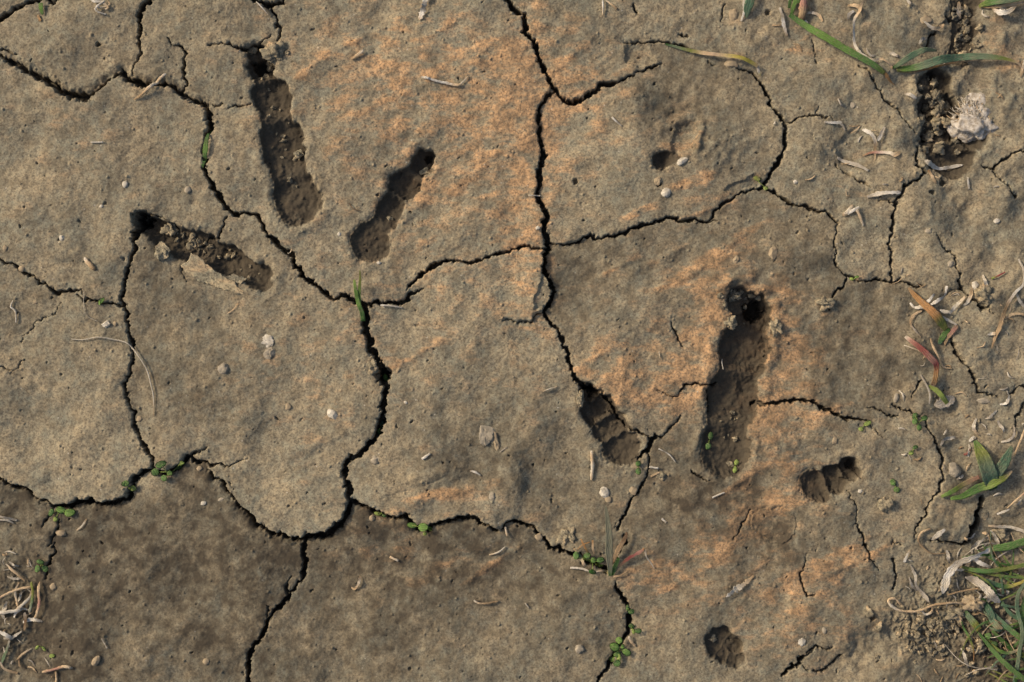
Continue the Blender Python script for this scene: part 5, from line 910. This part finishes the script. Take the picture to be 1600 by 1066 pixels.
stone('mud_crumb', 1536, 460, 14, 12, 0, "ribbed tan clod by the crack near the right edge", 'clod', m_clod, facet=0.0, amp=0.75, sink=.4)
stone('pebble', 1523, 446, 6, 7, 0, "white grain just above the ribbed tan clod", 'stone', m_white)
stone('pebble', 1483, 413, 5, 6, 0, "cream grain beside the thin crack near the right", 'stone', m_pale)
stone('pebble', 1448, 362, 6, 5, 0, "small cream crumb above the thin crack near the right", 'stone', m_pale, sink=.45)
stone('pebble', 1558, 345, 6, 5, 0, "white grain near the right edge", 'stone', m_white, facet=.2)
stone('pebble', 1243, 284, 4, 4, 0, "white grain right of the curved crack's lower end", 'stone', m_white)
stone('pebble', 1333, 165, 6, 6, 0, "half buried pale crumb between the curved crack and the hole", 'stone', m_pale, sink=.5, facet=.2)
stone('pebble', 1446, 32, 11, 8, 0, "buried cream lump at the top right", 'stone', m_tan, sink=.55)
stone('pebble', 1143, 100, 12, 8, 0, "smooth tan lump under the yellowing blade", 'stone', m_tan, sink=.5)
stone('pebble', 1148, 22, 9, 11, 0, "smooth pale lump left of the teal blade", 'stone', m_tan, sink=.55)
stone('stone_chip', 1490, 734, 11, 14, -25, "flat tan stone left of the broad leaved plant", 'stone', m_pale, rz=6, facet=.25, amp=.15, sink=.2)
stone('pebble', 1400, 622, 4.5, 9, 10, "upright cream seed right of the long level crack's end", 'seed', m_pale, sink=.2, amp=.1)
stone('mud_crumb', 1384, 788, 11, 13, 15, "rough tan clod at the right below the faint leaf pair", 'clod', m_clod, facet=0.0, amp=0.75, sink=.35)
stone('pebble', 1343, 767, 4, 4, 0, "pale grain right below the smallest toe print", 'stone', m_white)
stone('pebble', 1304, 687, 6, 7, 0, "orange crumb above the smallest toe print", 'stone', m_tan, sink=.45, facet=.2)
stone('pebble', 1253, 1003, 7, 7, 0, "white crystal crumb at the bottom right of centre", 'stone', m_white, facet=.3, amp=.4)
stone('pebble', 1288, 985, 4, 7, -10, "narrow cream crumb right of the white crystal", 'stone', m_pale)
stone('pebble', 1538, 626, 13, 6, 5, "flat grey crust near the right edge below the crack", 'stone', m_pale, rz=3, sink=.45)
stone('mud_crumb', 843+190, 745, 8, 6, 0, "round crumb in a dark ring below the forked crack", 'clod', m_clod, sink=.4, facet=0.0, amp=0.65)
stone('pebble', 990, 767, 7, 8, 0, "tan crumb beside the thin crack above the tall grass plant", 'stone', m_tan, facet=.2, sink=.4)
stone('mud_crumb', 888, 838, 11, 13, 30, "smooth olive lump left above the leaf cluster", 'clod', m_clod, sink=.55, amp=0.75)
stone('pebble', 1540, 190+615, 9, 10, 0, "rounded clod at the right of the wide dark gap", 'clod', m_clod, facet=.15)
stone('mud_crumb', 1570, 836, 15, 12, 0, "largest knobbly clod left above the long green clump", 'clod', m_clod, facet=0.0, amp=0.75)
stone('mud_crumb', 1525, 943, 15, 14, 0, "porous tan clod under the looped stalk's right end", 'clod', m_tan, facet=0.0, amp=0.75, dz=3)
stone('mud_crumb', 1495, 960, 17, 10, 15, "ochre clod above the crumbly patch at the lower right", 'clod', m_clod, facet=0.0, amp=0.75, dz=2)
stone('mud_crumb', 253, 395, 11, 12, 0, "pale crumbling clod at the left end of the tilted slab", 'clod', m_flake, facet=0.0, amp=0.75, sink=.3)
stone('mud_crumb', 262, 358, 10, 11, 0, "clod bridging the narrow end of the ragged toe print", 'clod', m_clod, facet=0.0, amp=0.75, sink=.2, dz=4)
stone('mud_crumb', 295, 380, 8, 10, 0, "small yellowish clod in the middle of the ragged toe print", 'clod', m_clod, facet=0.0, amp=0.75, sink=.2)
stone('mud_crumb', 427, 82, 17, 14, 0, "crumbly clod hanging over the tip of the longest upper toe print", 'clod', m_clod, facet=0.0, amp=0.75, sink=.35, rz=8)
stone('mud_crumb', 464, 240, 7, 5, 20, "pale crumb lodged on the right wall of the longest upper toe print", 'clod', m_flake, facet=0.0, sink=.2, dz=4, amp=0.65)
stone('mud_crumb', 662, 266, 9, 5, -30, "pale crumb inside the tip of the bent toe print", 'clod', m_flake, facet=0.0, sink=.2, dz=2, amp=0.65)
stone('mud_crumb', 608, 340, 5, 4, 40, "cream crumb at the waist of the bent toe print", 'clod', m_flake, facet=0.0, sink=.2, amp=0.65)
stone('mud_crumb', 906, 625, 7, 15, 5, "dark lens shaped clod on the left side of the ringed toe print", 'clod', m_clod, facet=0.0, sink=.4, amp=0.65)
stone('mud_crumb', 1150, 462, 11, 7, -10, "crumbled clod overhanging the top of the largest toe print", 'clod', m_clod, facet=0.0, amp=0.8, sink=.4, dz=2, rz=6)
stone('mud_crumb', 1212, 512, 9, 12, 0, "orange clod on the right rim of the largest toe print", 'clod', m_clod, facet=0.0, amp=0.75, sink=.3)
stone('mud_crumb', 1141, 505, 8, 10, 0, "ochre clod on the left wall of the largest toe print", 'clod', m_clod, facet=0.0, amp=0.75, sink=.25, dz=3)
stone('mud_crumb', 1190, 462, 8, 6, 0, "small pale clod at the top right of the largest toe print", 'clod', m_flake, facet=0.0, sink=.3, amp=0.65)
stone('mud_crumb', 1115, 1000, 9, 6, 0, "orange crumb on the upper rim of the single round print", 'clod', m_clod, facet=0.0, sink=.4, amp=0.65)
stone('mud_crumb', 583, 572, 8, 10, 0, "reddish crumb left of the hole in the central crack", 'clod', m_clod, facet=0.0, sink=.45, amp=0.65)
# thin mud slab lifted beside the ragged toe print, one more plate-like chip
def slab(name, poly, th, z, tilt, label, mat, seed=1, cat='mud flake'):
    cx = sum(p[0] for p in poly)/len(poly); cy = sum(p[1] for p in poly)/len(poly); rr = random.Random(seed)
    out = []
    for a, b in zip(poly, poly[1:]+poly[:1]):
        n_ = max(2, int(math.hypot(b[0]-a[0], b[1]-a[1])/3))
        for k in range(n_):
            t = k/n_; out.append((a[0]+(b[0]-a[0])*t+rr.gauss(0, .8), a[1]+(b[1]-a[1])*t+rr.gauss(0, .8)))
    K = len(out); V = []; F = []; rings = [1.0, 0.96, 0.75, 0.45]
    g0 = gh(cx, cy, 4)
    for side in (1, -1):
        for f in rings:
            for (x, y) in out:
                px, py = cx+(x-cx)*f, cy+(y-cy)*f
                zz = g0+z+tilt[0]*(px-cx)+tilt[1]*(py-cy) + (side*th*0.5)*(0.35 if f == 1.0 else 1.0) + side*float(perlin(np.array([px]), np.array([py]), 7, 40)[0])*0.9
                V.append(w3(px, py, zz))
        V.append(w3(cx, cy, g0+z+side*th*0.5))
    o1 = K*len(rings)+1
    for s_, o0 in ((0, 0), (1, o1)):
        for r in range(len(rings)-1):
            for k in range(K):
                f = (o0+r*K+k, o0+r*K+(k+1) % K, o0+(r+1)*K+(k+1) % K, o0+(r+1)*K+k); F.append(f[::-1] if not s_ else f)
        for k in range(K):
            f = (o0+(len(rings)-1)*K+k, o0+(len(rings)-1)*K+(k+1) % K, o0+len(rings)*K); F.append(f[::-1] if not s_ else f)
    for k in range(K): F.append((k, (k+1) % K, (k+1) % K+o1, k+o1))
    m = mesh_from(name, V, F, smooth=False); return tag(link(name, m, mat), label, cat)
slab('mud_flake', [(282,414),(293,408),(300,396),(312,402),(330,418),(348,432),(366,442),(386,462),(362,456),(338,449),(312,440),(292,430)], 4, 2.0, (0.03, -0.10), "long tilted pale slab of mud along the lower side of the ragged toe print", m_flake, 3)
slab('mud_flake', [(352,432),(365,428),(386,436),(376,444),(358,440)], 4, 2.5, (0.02, -0.08), "small orange edged flake at the right end of the long tilted slab", m_flake, 4)
slab('mud_flake', [(244,386),(258,380),(268,390),(262,404),(248,406)], 4, 3, (0.1, -0.05), "pale broken flake at the left end of the ragged toe print", m_flake, 5)
slab('mud_flake', [(455,238),(468,230),(474,240),(464,248)], 3, 2, (0.1, 0), "pale flake on the right rim of the longest upper toe print", m_flake, 6)

# ------------------------------------------------------------------ crumbs in the crumbly places (each one its own object, shared shapes)
shapes = []
for k in range(8):
    m = lump_mesh('mud_crumb', 1, 1, 0.8, 300+k, 3, 0.8, 0.0); m.materials.append(m_clod); shapes.append(m)
rc = random.Random(21)
def crumbs(n, fn, label, group, lo=2.0, hi=6.0):
    for _ in range(n):
        x, y = fn(); r = lo+(hi-lo)*rc.random()**1.8
        o = bpy.data.objects.new('mud_crumb', rc.choice(shapes)); scene.collection.objects.link(o)
        o.scale = (r*rc.uniform(.75, 1.3), r*rc.uniform(.75, 1.2), r*rc.uniform(.7, 1.1)); o.rotation_euler = (rc.uniform(-.5, .5), rc.uniform(-.5, .5), rc.uniform(0, 6.28))
        o.location = w3(x, y, gh(x, y)+r*0.25); tag(o, label, 'clod', group)
crumbs(95, lambda: (rc.gauss(1455, 34), rc.gauss(985, 20)), "small crumb of dry mud in the crumbly patch below the looped stalk", "crumbs in the lower right patch")
crumbs(45, lambda: (rc.gauss(1530, 26), rc.gauss(1010, 34)), "small brown crumb under the long green grass clump", "crumbs under the grass clump", 2, 6)
crumbs(52, lambda: (rc.gauss(1466, 13), rc.gauss(172, 34)), "small crumb of mud inside the crumbling hole at the upper right", "crumbs in the crumbling hole", 2.5, 8)
crumbs(42, lambda: (rc.gauss(1508, 10), rc.uniform(8, 92)), "small crumb in the crumbly channel at the top right", "crumbs in the top right channel", 2, 6)
def inF3():
    t = rc.random(); return 245+t*150+rc.gauss(0, 5), 352+t*75+rc.gauss(0, 8)
crumbs(24, inF3, "small crumb of mud fallen into the ragged toe print", "crumbs in the ragged toe print", 1.8, 5)
def inF5():
    t = rc.random(); return 1172-38*t+rc.gauss(0, 15), 470+t*260
crumbs(12, inF5, "small crumb of mud on the floor of the largest toe print", "crumbs in the largest toe print", 1.5, 4.5)
def inF1():
    t = rc.random(); return 405+60*t+rc.gauss(0, 9), 95+t*210
crumbs(20, inF1, "small crumb of mud on the floor of the longest upper toe print", "crumbs in the longest upper toe print", 1.5, 4)

crumbs(10, lambda: (rc.gauss(1146, 14), rc.gauss(464, 9)), "crumb heaped at the upper end of the largest toe print", "crumbs heaped on the largest print", 2, 7)
crumbs(22, lambda: (rc.gauss(424, 12), rc.gauss(86, 9)), "crumb heaped at the tip of the longest upper toe print", "crumbs heaped on the longest upper print", 2, 6)
# ------------------------------------------------------------------ fibrous white tuft beside the crumbling hole
t = empty('fibrous_tuft', 1525, 188, "round tuft of matted whitish fibres beside the crumbling hole", 'fibre tuft')
cm = lump_mesh('core', 34, 27, 12, 77, 5, 0.5)
m_core = stone_mat("fibre_core", (0.55, 0.51, 0.45), (0.26, 0.22, 0.17), 6); cm.materials.append(m_core)
co_ = bpy.data.objects.new('core', cm); scene.collection.objects.link(co_); co_.parent = t; g0 = gh(1525, 188, 6)
co_.location = (0, 0, (g0+3)*S-t.location[2])
VV, FF, CC, AA = [], [], [], []
for k in range(300):
    a = rc.uniform(0, 2*pi); rr_ = math.sqrt(rc.random()); x = 1523+rr_*33*cos(a); y = 185+rr_*27*sin(a)-2
    Ln = rc.uniform(7, 17); d = rc.uniform(0, 2*pi); hh = g0+2+10*math.sqrt(max(0, 1-rr_**2))
    c = rc.choice(['white', 'white', 'pale', 'gdry', 'gdry', 'straw'])
    pts = [(x, y, hh-g0, 1.3, c), (x+cos(d)*Ln/2, y+sin(d)*Ln/2, hh-g0+rc.uniform(-1, 2), 1.5, c), (x+cos(d+.5)*Ln, y+sin(d+.5)*Ln, hh-g0-rc.uniform(1, 6), .8, c)]
    C = catmull([(p[0], p[1], p[2]) for p in pts], 3); o0 = len(VV)
    for i, q_ in enumerate(C):
        w_ = 0.6
        for (ux, uz) in ((-w_, 0), (0, w_), (w_, 0), (0, -w_)):
            VV.append(w3(q_[0]-sin(d)*ux, q_[1]+cos(d)*ux, g0+q_[2]+uz)); CC.append(COL[c]); AA.append(.5)
    for i in range(len(C)-1):
        for s_ in range(4): FF.append((o0+i*4+s_, o0+i*4+(s_+1) % 4, o0+i*4+4+(s_+1) % 4, o0+i*4+4+s_))
link('fibres', mesh_from('fibres', VV, FF, CC, AA), m_dry, t)
